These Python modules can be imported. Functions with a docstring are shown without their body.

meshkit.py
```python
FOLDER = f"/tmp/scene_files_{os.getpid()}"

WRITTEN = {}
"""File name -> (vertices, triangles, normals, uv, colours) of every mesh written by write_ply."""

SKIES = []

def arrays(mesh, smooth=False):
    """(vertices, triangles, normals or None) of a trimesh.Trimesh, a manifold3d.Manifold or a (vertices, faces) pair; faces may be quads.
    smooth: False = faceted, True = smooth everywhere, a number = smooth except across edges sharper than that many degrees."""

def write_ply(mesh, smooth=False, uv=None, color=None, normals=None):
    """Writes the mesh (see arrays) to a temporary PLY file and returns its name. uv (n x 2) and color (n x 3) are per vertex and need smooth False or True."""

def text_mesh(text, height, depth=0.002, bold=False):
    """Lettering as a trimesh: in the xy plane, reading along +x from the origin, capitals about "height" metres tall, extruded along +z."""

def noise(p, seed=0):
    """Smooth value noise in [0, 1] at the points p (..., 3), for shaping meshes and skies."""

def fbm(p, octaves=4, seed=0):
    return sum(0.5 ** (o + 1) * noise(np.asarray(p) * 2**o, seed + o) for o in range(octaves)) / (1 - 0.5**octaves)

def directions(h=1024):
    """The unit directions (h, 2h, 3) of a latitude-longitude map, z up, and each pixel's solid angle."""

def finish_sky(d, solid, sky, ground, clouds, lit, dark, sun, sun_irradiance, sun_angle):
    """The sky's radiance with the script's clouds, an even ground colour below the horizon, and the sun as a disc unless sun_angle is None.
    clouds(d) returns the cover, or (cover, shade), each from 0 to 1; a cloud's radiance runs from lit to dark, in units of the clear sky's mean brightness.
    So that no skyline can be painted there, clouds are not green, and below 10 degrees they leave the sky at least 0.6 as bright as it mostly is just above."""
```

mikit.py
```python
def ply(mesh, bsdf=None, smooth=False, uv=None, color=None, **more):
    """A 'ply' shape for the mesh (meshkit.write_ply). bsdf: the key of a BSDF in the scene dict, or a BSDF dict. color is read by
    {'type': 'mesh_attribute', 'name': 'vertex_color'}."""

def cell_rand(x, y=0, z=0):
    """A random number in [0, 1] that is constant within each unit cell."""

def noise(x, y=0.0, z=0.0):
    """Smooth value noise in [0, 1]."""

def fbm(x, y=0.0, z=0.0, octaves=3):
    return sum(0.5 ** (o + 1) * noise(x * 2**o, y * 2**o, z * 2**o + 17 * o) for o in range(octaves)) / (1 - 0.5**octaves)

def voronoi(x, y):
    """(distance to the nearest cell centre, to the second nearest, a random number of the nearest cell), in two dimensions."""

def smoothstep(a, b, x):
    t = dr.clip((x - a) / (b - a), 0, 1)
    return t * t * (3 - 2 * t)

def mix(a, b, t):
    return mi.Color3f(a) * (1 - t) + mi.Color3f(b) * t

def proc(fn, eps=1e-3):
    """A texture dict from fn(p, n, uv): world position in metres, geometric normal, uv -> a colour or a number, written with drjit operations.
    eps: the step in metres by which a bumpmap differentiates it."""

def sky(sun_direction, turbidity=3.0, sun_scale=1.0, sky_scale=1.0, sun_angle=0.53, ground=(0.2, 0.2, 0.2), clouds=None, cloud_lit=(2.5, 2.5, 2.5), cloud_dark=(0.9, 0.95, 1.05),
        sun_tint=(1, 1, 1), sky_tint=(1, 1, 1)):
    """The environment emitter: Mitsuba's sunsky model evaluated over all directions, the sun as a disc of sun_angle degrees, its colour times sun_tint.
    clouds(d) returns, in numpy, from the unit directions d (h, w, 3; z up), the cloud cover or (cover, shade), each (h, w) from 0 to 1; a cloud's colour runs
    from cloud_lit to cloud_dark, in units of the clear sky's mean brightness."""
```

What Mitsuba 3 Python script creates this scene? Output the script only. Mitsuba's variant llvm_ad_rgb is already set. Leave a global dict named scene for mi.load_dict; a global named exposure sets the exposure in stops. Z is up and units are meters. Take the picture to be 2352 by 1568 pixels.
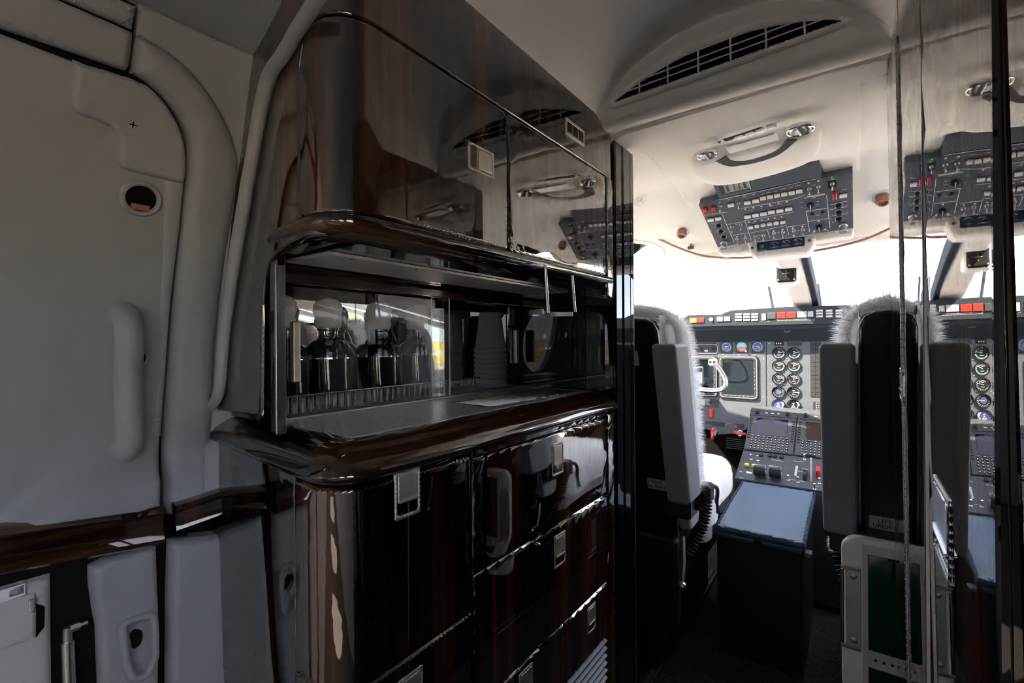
import math, random, numpy as np, trimesh, mitsuba as mi, mikit, meshkit
import manifold3d as m3
import shapely
from shapely.geometry import Polygon, box as sbox, Point, LineString
from scipy.spatial import Delaunay
from scipy.interpolate import PchipInterpolator
import drjit as dr
T4 = mi.ScalarTransform4f
random.seed(7); RNG = np.random.default_rng(7)

# ------------------------------------------------------------------ camera, sky, exposure
YAW, ROLL, FPX = math.radians(35.9), -math.radians(.4), 1090.0
CAM = np.array([0, 0, .95])
FWD = np.array([-math.sin(YAW), math.cos(YAW), 0]); RGT0 = np.array([math.cos(YAW), math.sin(YAW), 0]); UP0 = np.array([0, 0, 1.])
RGT = RGT0 * math.cos(ROLL) + UP0 * math.sin(ROLL); UPV = UP0 * math.cos(ROLL) - RGT0 * math.sin(ROLL)
exposure = 4.95
scene, labels = {}, {}
scene['camera'] = {'type': 'perspective', 'fov_axis': 'x', 'fov': 2 * math.degrees(math.atan(1176 / FPX)), 'near_clip': .02, 'far_clip': 3000.,
    'to_world': T4().look_at(origin=CAM.tolist(), target=(CAM + FWD).tolist(), up=UPV.tolist())}

def clouds(d):
    n = meshkit.noise(d * 3.0, 1) * .6 + meshkit.noise(d * 7.0, 2) * .4
    return np.clip(.42 + .35 * n, 0, 1), np.clip(.10 + .25 * n, 0, 1)
scene['sky'] = mikit.sky((-.62, -.50, .85), turbidity=3.0, sun_scale=.8, sky_scale=1.0, ground=(.24, .225, .205), clouds=clouds,
    cloud_lit=(2.6, 2.62, 2.7), cloud_dark=(1.7, 1.75, 1.9))

# ------------------------------------------------------------------ materials
def rgb(*c): return {'type': 'rgb', 'value': [float(x) for x in c]}
def mat(key, d, two=True):
    scene[key] = {'type': 'twosided', 'b': d} if two else d
    return key
def matte(key, c, rough=.6, spec=.4, metal=0., bump=None, **k):
    d = {'type': 'principled', 'base_color': rgb(*c) if isinstance(c, tuple) else c, 'roughness': rough, 'specular': spec, 'metallic': metal, **k}
    if bump: d = {'type': 'bumpmap', 'arbitrary': mikit.proc(bump[0], bump[2]), 'scale': bump[1], 'bsdf': d}
    return mat(key, d)
def gloss(key, c, ior=1.5, alpha=None):
    d = {'type': 'plastic' if alpha is None else 'roughplastic', 'diffuse_reflectance': rgb(*c) if isinstance(c, tuple) else c, 'int_ior': ior}
    if alpha is not None: d['alpha'] = alpha
    return mat(key, d)
def lacquer(key, c, w, tint=(.95, .93, .91)):
    """thick polished lacquer over wood: a clear coat with a strong even mirror share"""
    mat(key, {'type': 'blendbsdf', 'weight': w, 'a': {'type': 'plastic', 'diffuse_reflectance': rgb(*c) if isinstance(c, tuple) else c, 'int_ior': 1.6, 'nonlinear': True}, 'b': {'type': 'conductor', 'material': 'none', 'specular_reflectance': rgb(*tint)}})
def metal(key, c, alpha=.15):
    return mat(key, {'type': 'roughconductor', 'material': 'none', 'specular_reflectance': rgb(*c), 'alpha': alpha, 'distribution': 'ggx'})

GRAIN = {'bumpscale': 1}
def leather_h(p, n, uv): return mikit.fbm(p.x * 260, p.y * 260, p.z * 130, 2)
def fabric_h(p, n, uv): return mikit.fbm(p.x * 420, p.y * 420, p.z * 420, 2)
def wood_c(p, n, uv):
    a = p.y + .7 * p.x
    w = mikit.fbm(a * 26, p.z * 1.3, p.x * 3, 3)
    fine = mikit.fbm(a * 240, p.z * 7, 3.1, 2)
    t = mikit.smoothstep(.38, .78, w) * (.35 + .9 * fine)
    return mikit.mix((.006, .003, .0022), (.30, .115, .042), t)
def woodh_c(p, n, uv):
    w = mikit.fbm(p.z * 60 + p.x * 8, p.y * 3.0, p.x * 3, 3)
    fine = mikit.fbm(p.y * 30, p.z * 420 + p.x * 200, 3.1, 2)
    return mikit.mix((.016, .008, .006), (.24, .105, .052), mikit.smoothstep(.35, .75, w) * (.35 + .9 * fine))
def stone_c(p, n, uv):
    s = mikit.noise(p.x * 900, p.y * 900, 1.0) * .6 + mikit.noise(p.x * 2100, p.y * 2100, 4.0) * .4
    return mikit.mix((.50, .47, .45), (.86, .84, .82), mikit.smoothstep(.3, .7, s))
def carpet_c(p, n, uv):
    s = mikit.fbm(p.x * 300, p.y * 300, p.z * 300, 2)
    return mikit.mix((.010, .010, .011), (.055, .054, .056), s)
def lid_h(p, n, uv):
    return dr.sin((p.x * .9 + p.y * .5) * 900) * .5 + dr.sin((p.y * .9 - p.x * .5) * 700) * .5
def fleece_c(p, n, uv):
    s = mikit.fbm(p.x * 60, p.y * 60, p.z * 60, 3)
    return mikit.mix((.66, .68, .71), (.90, .91, .92), s)
def ground_c(p, n, uv):
    s = mikit.fbm(p.x * .15, p.y * .15, 0.0, 4)
    return mikit.mix((.27, .235, .20), (.36, .32, .27), s)
def grass_c(p, n, uv):
    s = mikit.fbm(p.x * .5, p.y * .12, 0.0, 4)
    return mikit.mix((.20, .20, .05), (.40, .34, .10), s)
def leaf_c(p, n, uv):
    return mikit.mix((.05, .08, .02), (.17, .22, .06), mikit.fbm(p.x * 1.1, p.y * 1.1, p.z * 1.1, 3))

matte('lining', (.30, .308, .318), .55, .35, bump=(leather_h, .00035, 8e-4))
matte('lining_smooth', (.315, .322, .332), .5, .35)
matte('headliner', (.86, .825, .765), .85, .2, bump=(fabric_h, .0004, 6e-4))
matte('ceiling_vinyl', (.84, .81, .77), .7, .3)
matte('pelmet_vinyl', (.80, .775, .735), .65, .3)
lacquer('wood', mikit.proc(wood_c), .30)
lacquer('wood_across', mikit.proc(woodh_c), .18)
gloss('black_gloss', (.006, .006, .007), 1.9)
gloss('black_lacquer', (.006, .007, .010), 1.5)
gloss('stone', mikit.proc(stone_c), 1.7, .06)
mat('mirror', {'type': 'conductor', 'material': 'none', 'specular_reflectance': rgb(.80, .83, .84)})
mat('glass', {'type': 'thindielectric', 'int_ior': 1.5}, two=False)
mat('tinted_glass', {'type': 'thindielectric', 'int_ior': 1.5, 'specular_transmittance': rgb(.97, .98, 1)}, two=False)
mat('solid_glass', {'type': 'dielectric', 'int_ior': 1.45}, two=False)
mat('window_glass', {'type': 'thindielectric', 'int_ior': 1.5}, two=False)
metal('nickel', (.80, .74, .64), .26)
metal('chrome', (.85, .86, .88), .05)
metal('steel', (.62, .63, .65), .22)
metal('steel_dark', (.16, .17, .19), .2)
metal('brass', (.42, .32, .20), .25)
matte('seal', (.008, .008, .009), .8, .1)
matte('dark_void', (.006, .006, .006), .95, .05)
matte('black_plastic', (.012, .013, .015), .35, .4)
matte('black_shell', (.010, .013, .020), .38, .5)
matte('grey_leather', (.25, .275, .31), .5, .4, bump=(leather_h, .0002, 8e-4))
matte('seat_leather', (.33, .36, .39), .5, .4)
matte('sheepskin', mikit.proc(fleece_c), 1.0, .0, sheen=.5)
mat('wool', {'type': 'principledthin', 'base_color': rgb(.86, .87, .89), 'roughness': 1.0, 'diff_trans': 1.4, 'spec_trans': 0.0}, two=False)
matte('panel_grey', (.085, .098, .115), .45, .4)
matte('console_grey', (.045, .052, .062), .45, .4)
matte('overhead_grey', (.085, .098, .118), .5, .35)
matte('unit_grey', (.030, .032, .036), .45, .4)
matte('glare_blue', (.020, .028, .038), .7, .25)
matte('white_print', (.80, .80, .78), .7, .2)
matte('cream_button', (.74, .69, .60), .4, .4)
matte('white_button', (.80, .80, .79), .4, .4)
matte('white_plastic', (.84, .84, .85), .4, .4)
matte('beige_plastic', (.55, .53, .52), .45, .4)
matte('label_cream', (.62, .56, .46), .6, .3)
matte('red_plastic', (.55, .03, .025), .35, .4)
matte('red_clear', (.50, .04, .05), .15, .6)
matte('amber_plastic', (.55, .26, .05), .4, .4)
matte('yellow_plastic', (.85, .62, .02), .4, .4)
matte('grey_lens', (.42, .41, .40), .3, .5)
matte('green_paint', (.10, .60, .25), .5, .3)
matte('cyan_paint', (.15, .5, .62), .5, .3)
matte('brown_paint', (.45, .20, .10), .5, .3)
matte('blue_dial', (.05, .07, .20), .4, .4)
matte('dial_black', (.010, .010, .011), .5, .3)
matte('meter_blue', (.020, .045, .085), .4, .4)
gloss('screen', (.006, .010, .013), 1.6)
gloss('screen_violet', (.004, .002, .015), 1.4)
gloss('screen_brown', (.028, .020, .014), 1.4)
matte('carpet', mikit.proc(carpet_c), 1.0, .0)
matte('cabin_carpet', (.11, .11, .11), 1.0, .0)
matte('cabin_trim', (.52, .515, .51), .6, .3)
matte('lid_vinyl', (.085, .125, .185), .38, .5, bump=(lid_h, .00025, 5e-4))
gloss('green_sheet', (.006, .035, .018), 1.6, .03)
gloss('clear_sleeve', (.62, .60, .56), 1.6, .05)
matte('frosted', (.62, .60, .57), .5, .4)
gloss('liquor', (.004, .010, .013), 1.5)
matte('cup_paper', (.28, .26, .27), .7, .2)
matte('alu_panel', (.74, .74, .74), .35, .5, .3)
matte('ground_mat', mikit.proc(ground_c), .95, .1)
matte('grass_mat', mikit.proc(grass_c), 1., .0)
matte('leaf_mat', mikit.proc(leaf_c), .9, .1)
matte('copper', (.42, .20, .13), .35, .5, .3)
matte('blue_vinyl', (.025, .045, .080), .45, .4)
matte('bark', (.08, .06, .04), .9, .1)
matte('nose_paint', (.16, .16, .17), .6, .3)
scene['lamp_lens'] = {'type': 'twosided', 'b': {'type': 'principled', 'base_color': rgb(.93, .93, .92), 'roughness': .3}}

# ------------------------------------------------------------------ helpers
def P(px, py, X=None, Y=None, Z=None):
    """the point of the place that lies on a plane of the aircraft (X, Y or Z given) along the sight line of a photograph pixel"""
    d = FWD + RGT * (px - 1176) / FPX + UPV * (784 - py) / FPX
    t = (X - CAM[0]) / d[0] if X is not None else (Y - CAM[1]) / d[1] if Y is not None else (Z - CAM[2]) / d[2]
    return CAM + t * d

def numbered(name):
    if name not in scene and name not in labels: return name
    k = 1
    while f'{name}_{k:03d}' in scene or f'{name}_{k:03d}' in labels: k += 1
    return f'{name}_{k:03d}'
def obj(name, mesh, bsdf, parent=None, smooth=35, label=None, cat=None, group=None, kind=None, tw=None, **more):
    key = numbered((parent + '__' if parent else '') + name)
    d = dict(mesh) if isinstance(mesh, dict) else mikit.ply(mesh, bsdf, smooth=smooth)
    d.update(more)
    if tw is not None: d['to_world'] = T4(tw) if isinstance(tw, np.ndarray) else tw
    scene[key] = d
    l = {k: v for k, v in dict(label=label, category=cat, group=group, kind=kind).items() if v}
    if l: labels[key] = l
    return key
def thing(name, label, cat, group=None, kind=None):
    key = numbered(name)
    labels[key] = {k: v for k, v in dict(label=label, category=cat, group=group, kind=kind).items() if v}
    return key
def cat_(*ms):
    return trimesh.util.concatenate([m for m in ms if m is not None])
def cbox(x0, x1, y0, y1, z0, z1, c=.002):
    """chamfered box"""
    c = min(c, .49 * min(x1 - x0, y1 - y0, z1 - z0))
    v = []
    for sx in (0, 1):
        for sy in (0, 1):
            for sz in (0, 1):
                p = np.array([x1 if sx else x0, y1 if sy else y0, z1 if sz else z0]); i = np.array([-1 if sx else 1, -1 if sy else 1, -1 if sz else 1]) * c
                for a in range(3):
                    q = p + i; q[a] = p[a]; v.append(q)
    return trimesh.convex.convex_hull(np.array(v))
def rbox(x0, x1, y0, y1, z0, z1, r, seg=12):
    """rounded box"""
    r = min(r, .499 * min(x1 - x0, y1 - y0, z1 - z0))
    s = trimesh.creation.uv_sphere(r, count=[seg, seg])
    pts = np.vstack([s.vertices + [x, y, z] for x in (x0 + r, x1 - r) for y in (y0 + r, y1 - r) for z in (z0 + r, z1 - r)])
    return trimesh.convex.convex_hull(pts)
def spline(pts, n=40):
    p = np.asarray(pts, float); t = np.r_[0, np.cumsum(np.linalg.norm(np.diff(p, axis=0), axis=1))]
    from scipy.interpolate import CubicSpline
    return CubicSpline(t, p)(np.linspace(0, t[-1], n)) if len(p) > 2 else p[0] + (p[1] - p[0]) * np.linspace(0, 1, n)[:, None]
def tube(pts, r, sides=10, caps=True):
    p = np.asarray(pts, float); n = len(p); r = np.broadcast_to(r, (n,))
    t = np.gradient(p, axis=0); t /= np.linalg.norm(t, axis=1, keepdims=True)
    a = np.cross(t[0], [0, 0, 1.] if abs(t[0, 2]) < .9 else [1., 0, 0]); a /= np.linalg.norm(a)
    V = []
    for i in range(n):
        a = a - t[i] * (a @ t[i]); a /= np.linalg.norm(a); b = np.cross(t[i], a)
        ang = np.arange(sides) * 2 * np.pi / sides
        V.append(p[i] + r[i] * (np.cos(ang)[:, None] * a + np.sin(ang)[:, None] * b))
    V = np.vstack(V); F = []
    for i in range(n - 1):
        for j in range(sides):
            k = (j + 1) % sides
            F += [[i * sides + j, i * sides + k, (i + 1) * sides + k], [i * sides + j, (i + 1) * sides + k, (i + 1) * sides + j]]
    if caps:
        c0, c1 = len(V), len(V) + 1; V = np.vstack([V, p[0], p[-1]])
        for j in range(sides):
            k = (j + 1) % sides
            F += [[c0, k, j], [c1, (n - 1) * sides + j, (n - 1) * sides + k]]
    return trimesh.Trimesh(V, F, process=False)
def lathe(prof, n=32):
    """profile [(radius, height)] turned about z"""
    return trimesh.creation.revolve(np.asarray(prof, float), sections=n)
def frame(o, x, y, z=None):
    """4x4 with columns x, y, z (unit) and origin o"""
    x = np.asarray(x, float); x = x / np.linalg.norm(x); y = np.asarray(y, float); y = y - x * (x @ y); y /= np.linalg.norm(y)
    m = np.eye(4); m[:3, 0], m[:3, 1], m[:3, 2], m[:3, 3] = x, y, np.cross(x, y) if z is None else z, o
    return m
def moved(mesh, m):
    mesh = mesh.copy(); mesh.apply_transform(m); return mesh
def cyl(r, h, n=24): return moved(trimesh.creation.cylinder(r, h, sections=n), trimesh.transformations.translation_matrix([0, 0, h / 2]))
def rod(a, b, r, sides=10): return tube(np.linspace(a, b, 2), r, sides)
def rrect(w, h, r, n=6): return sbox(-w / 2 + r, -h / 2 + r, w / 2 - r, h / 2 - r).buffer(r, quad_segs=n) if r > 0 else sbox(-w / 2, -h / 2, w / 2, h / 2)
def ext(poly, h, z0=0.):
    if poly.geom_type != 'Polygon': return cat_(*[ext(g, h, z0) for g in poly.geoms])
    m = trimesh.creation.extrude_polygon(poly, h, engine='earcut'); m.apply_translation([0, 0, z0]); return m
def flat(u, v, h): return np.stack([u, v, h], -1)
def pillow(poly, fmap=flat, T=.004, r=.003, step=.02, skirt=.003, fn=None):
    """a sheet over the outline with rounded edges, laid on the surface fmap(u, v, height)"""
    rings, pts = [0, .1, .35, .65, 1.0, 1.2, 1.8], []
    for q in rings:
        g = poly.buffer(-r * q) if q else poly
        for gg in getattr(g, 'geoms', [g]):
            if gg.is_empty: continue
            for ring in [gg.exterior, *gg.interiors]:
                pts.append(np.array(shapely.segmentize(ring, step if q else step).coords)[:-1])
    b = poly.bounds; inner = poly.buffer(-r * 2.2)
    gu, gv = np.meshgrid(np.arange(b[0], b[2], step), np.arange(b[1], b[3], step)); g = np.stack([gu.ravel(), gv.ravel()], 1)
    if not inner.is_empty: pts.append(g[shapely.contains_xy(inner, g[:, 0], g[:, 1])])
    p = np.unique(np.round(np.vstack(pts), 7), axis=0)
    tri = Delaunay(p).simplices; c = p[tri].mean(1); tri = tri[shapely.contains_xy(poly.buffer(1e-6), c[:, 0], c[:, 1])]
    a = p[tri]; area = np.cross(a[:, 1] - a[:, 0], a[:, 2] - a[:, 0]); tri = np.where((area < 0)[:, None], tri[:, ::-1], tri)[np.abs(area) > 1e-13]
    d = shapely.distance(poly.boundary, shapely.points(p)); k = np.clip(d / r, 0, 1)
    h = T * np.sqrt(np.maximum(0, 1 - (1 - k) ** 2))
    if fn is not None: h = h + fn(p[:, 0], p[:, 1]) * k
    V, F = [fmap(p[:, 0], p[:, 1], h)], [tri]; n = len(p)
    if skirt:
        for ring in [poly.exterior, *poly.interiors]:
            q = np.array(shapely.segmentize(ring, step).coords); m = len(q)
            V += [fmap(q[:, 0], q[:, 1], np.zeros(m)), fmap(q[:, 0], q[:, 1], np.full(m, -skirt))]
            i = np.arange(m - 1) + n
            F.append(np.vstack([np.stack([i, i + 1, i + m + 1], 1), np.stack([i, i + m + 1, i + m], 1)])); n += 2 * m
    return trimesh.Trimesh(np.vstack(V), np.vstack(F), process=False)
def planar(o, x, y):
    m = frame(o, x, y)
    return lambda u, v, h: m[:3, 3] + np.multiply.outer(u, m[:3, 0]) + np.multiply.outer(v, m[:3, 1]) + np.multiply.outer(h, m[:3, 2])
def strip(fmap, us, vs, thick=0.):
    """grid sheet over us x vs at height 0"""
    U, V = np.meshgrid(us, vs, indexing='ij'); n, m = U.shape
    v = fmap(U.ravel(), V.ravel(), np.full(U.size, thick)); i = np.arange(n * m).reshape(n, m)
    f = np.vstack([np.stack([i[:-1, :-1], i[1:, :-1], i[1:, 1:]], -1).reshape(-1, 3), np.stack([i[:-1, :-1], i[1:, 1:], i[:-1, 1:]], -1).reshape(-1, 3)])
    return trimesh.Trimesh(v, f, process=False)
def smoothpoly(pts, n=8, closed=True):
    p = np.asarray(pts, float)
    for _ in range(3):
        q = np.roll(p, -1, 0); p = np.stack([.75 * p + .25 * q, .25 * p + .75 * q], 1).reshape(-1, 2)
    return p
def cyc(p, n=10):
    """centripetal-ish Catmull-Rom through the points, closed"""
    p = np.asarray(p, float); out = []
    for i in range(len(p)):
        a, b, c, d = p[i - 1], p[i], p[(i + 1) % len(p)], p[(i + 2) % len(p)]
        t = np.linspace(0, 1, n, endpoint=False)[:, None]
        out.append(.5 * (2 * b + (c - a) * t + (2 * a - 5 * b + 4 * c - d) * t ** 2 + (-a + 3 * b - 3 * c + d) * t ** 3))
    return np.vstack(out)
def crv(p, n=10):
    """Catmull-Rom through the points, open"""
    p = np.asarray(p, float); q = np.vstack([2 * p[0] - p[1], p, 2 * p[-1] - p[-2]]); out = []
    for i in range(1, len(q) - 2):
        a, b, c, d = q[i - 1:i + 3]; t = np.linspace(0, 1, n, endpoint=False)[:, None]
        out.append(.5 * (2 * b + (c - a) * t + (2 * a - 5 * b + 4 * c - d) * t ** 2 + (-a + 3 * b - 3 * c + d) * t ** 3))
    return np.vstack([*out, p[-1:]])
XC = -.2          # the aircraft's centreline
# ------------------------------------------------------------------ the setting: cabin lining, floor, ceiling
LP = np.array([(-.74, 0), (-.79, .25), (-.82, .5), (-.832, .7), (-.83, .82), (-.82, .88), (-.80, .99), (-.762, 1.10), (-.718, 1.2), (-.672, 1.31), (-.655, 1.345)])
_ls = np.r_[0, np.cumsum(np.linalg.norm(np.diff(LP, axis=0), axis=1))]
_lx, _lz = PchipInterpolator(_ls, LP[:, 0]), PchipInterpolator(_ls, LP[:, 1])
LS = _ls[-1]
def lining_map(y, s, h, side=-1):
    s = np.clip(s, 0, LS); dx, dz = _lx.derivative()(s), _lz.derivative()(s); n = np.hypot(dx, dz)
    x, z = _lx(s) + h * dz / n, _lz(s) - h * dx / n
    return np.stack([x if side < 0 else 2 * XC - x, y, z], -1)
_sd = np.linspace(0, LS, 1500)
def on_lining(px, py):
    """(y, s) of the lining along the sight line of a pixel"""
    d = FWD + RGT * (px - 1176) / FPX + UPV * (784 - py) / FPX
    t = (_lx(_sd) - CAM[0]) / d[0]; e = CAM[2] + t * d[2] - _lz(_sd)
    i = np.argmin(np.abs(e)); return np.array([CAM[1] + t[i] * d[1], _sd[i]])
def lin_poly(pts, smooth=0):
    q = np.array([on_lining(*p) for p in pts])
    return Polygon(q).buffer(0)
lin = lambda y, s, h: lining_map(y, s, h)

wl = thing('wall_left', 'grey leather-covered cabin side lining around the door', None, kind='structure')
obj('lining_base', strip(lambda u, v, h: lining_map(u, v, h - .03), np.linspace(-.17, .42, 10), np.linspace(0, LS, 60)), 'dark_void', wl, kind='structure')
# wall behind the camera on the left: lining with cabin windows
def cabin_windows(ys): return [shapely.affinity.scale(Point(y, .99).buffer(1, quad_segs=10), .205, .255) for y in ys]

# right side wall with the cabin windows
def cabin_side(side, y1, ys, k0, par):
    sh = sbox(-3.2, 0, y1, LS); holes = cabin_windows(ys)
    for h in holes: sh = sh.difference(h)
    obj('cabin_lining', pillow(sh, lambda y, s, h: lining_map(y, s, h, side), T=.0, r=.004, step=.06, skirt=.04), 'cabin_trim', par)
    for k, h in enumerate(holes):
        obj(f'window_{k+k0}', pillow(h, lambda y, s, hh: lining_map(y, s, hh - .03, side), T=0, r=.01, step=.08, skirt=0), 'window_glass', kind='structure')
cabin_side(-1, -.16, (-1.35, -1.95, -2.55), 11, wl)
cabin_side(1, 1.0, (-.26, -.80, -2.0, -2.6), 21, thing('wall_right', 'grey cabin side lining with oval windows behind the wardrobe', None, kind='structure'))
obj('floor', cbox(-1.05, .75, -3.3, 2.6, -.03, 0, .002), 'carpet', label='charcoal carpeted aircraft floor', kind='structure')
# ceiling: an arch from side to side
_cxx = np.linspace(-.432, -.2, 9)
CP = np.array([(-.665, 1.338), (-.58, 1.356), (-.53, 1.378), (-.48, 1.400), (-.45, 1.416), *[(x, 1.42 + .115 * (1 - abs((x - XC) / .25) ** 2.3)) for x in _cxx]])
CP = np.vstack([CP, [(2 * XC - x, z) for x, z in CP[-2::-1]]])
_cs = np.r_[0, np.cumsum(np.linalg.norm(np.diff(CP, axis=0), axis=1))]
_cx, _cz = PchipInterpolator(_cs, CP[:, 0]), PchipInterpolator(_cs, CP[:, 1])
def ceil_map(y, s, h): return np.stack([_cx(s), y, _cz(s) - h], -1)
for y0, y1, m_, L in ((.36, 1.0, 'ceiling_vinyl', 'pale arched ceiling panel between the galley and the pelmet'), (-3.2, .36, 'lining', 'grey arched ceiling panel over the entrance door')):
    obj('ceiling', cat_(strip(ceil_map, np.linspace(y0, y1, 24), np.linspace(0, _cs[-1], 80)), strip(ceil_map, np.linspace(y0, y1, 3), np.linspace(0, _cs[-1], 80), -.03)), m_, smooth=60, label=L, kind='structure')
obj('wall_back', cbox(-.95, .55, -3.25, -3.2, 0, 1.6, .002), 'cabin_trim', kind='structure')
obj('floor', cbox(-.80, .40, -3.2, -.12, .0005, .012, .004), 'cabin_carpet', label='pale carpet of the passenger cabin behind the galley', kind='structure')
obj('outer_skin', cat_(strip(lambda u, v, h: lining_map(u, v, -.09), np.linspace(-.2, 1.0, 3), np.linspace(0, LS, 30)), cbox(-.75, .35, -3.2, 1.0, 1.60, 1.61)), 'dark_void', kind='structure', label='dark fuselage skin behind the cabin lining')

# ---- the entrance door with its surround
door = thing('door_1', 'grey leather airstair door with grab bar and wood rail', None, kind='structure')
curve_in = [(300, 168), (340, 192), (380, 232), (408, 272), (424, 312), (428, 350), (426, 400), (416, 500), (405, 600), (390, 780), (376, 1000), (374, 1170)]
curve_out = [(312, 82), (362, 108), (410, 142), (448, 180), (482, 224), (512, 275), (533, 325), (543, 372), (540, 420), (528, 500), (512, 600), (500, 700), (489, 830), (481, 1000)]
# door skin: right edge a little inside of the surround
edge = [(160, 138), (250, 172), (330, 198), (372, 238), (398, 278), (414, 318), (419, 352), (417, 400), (408, 500), (396, 600), (381, 780), (366, 1000)]
skin = lin_poly([(-500, -40), (0, 78), *edge, (361, 1160), (300, 1175), (90, 1205), (0, 1216), (-700, 1300)])
def armrest(y, s):
    p = lining_map(y, s, np.zeros_like(y)); z = p[..., 2]
    top = .80 - .0 * y - 2.2 * np.maximum(0, .19 - y) ** 2 * 3
    k = np.clip((top - z) / .05, 0, 1); k = k * k * (3 - 2 * k)
    return .030 * k
def fit(poly): return poly
obj('door_skin', pillow(skin, lin, T=.006, r=.008, step=.008, skirt=.03, fn=armrest), 'lining', door, smooth=60)
cover = lin_poly([*crv([(166, 136), (160, 195), (158, 232), (172, 258), (215, 275), (250, 292), (268, 320), (267, 350), (268, 372), (285, 387), (340, 402), (418, 417)], 6), *crv([(421, 395), (420, 345), (411, 305), (390, 260), (362, 222), (325, 192), (260, 168), (200, 150)], 5)])
obj('corner_cover', pillow(cover, lambda y, s, h: lining_map(y, s, h + .005), T=.009, r=.006, step=.006, skirt=.006), 'lining_smooth', door)
# edge seam strip below the cover: narrow return of the door
ret = lin_poly([(372, 412), (418, 418), (408, 520), (396, 620), (380, 790), (365, 1000), (352, 1000), (362, 790), (370, 600), (371, 480)])
obj('edge_binding', pillow(ret, lambda y, s, h: lining_map(y, s, h + .006), T=.004, r=.010, step=.007, skirt=.002), 'lining_smooth', door)
def lin_frame(px, py, h=0.):
    y, s = on_lining(px, py); o = lining_map(np.array(y), np.array(s), h)
    a = lining_map(np.array(y), np.array(s + .004), h) - lining_map(np.array(y), np.array(s - .004), h)
    return frame(o, [0, 1, 0], a)   # x forward, y up the wall, z into the wall (left-handed check below)
def into(m):
    m = m.copy()
    if m[0, 2] < 0: m[:3, 0] *= -1; m[:3, 2] *= -1
    return m
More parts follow.
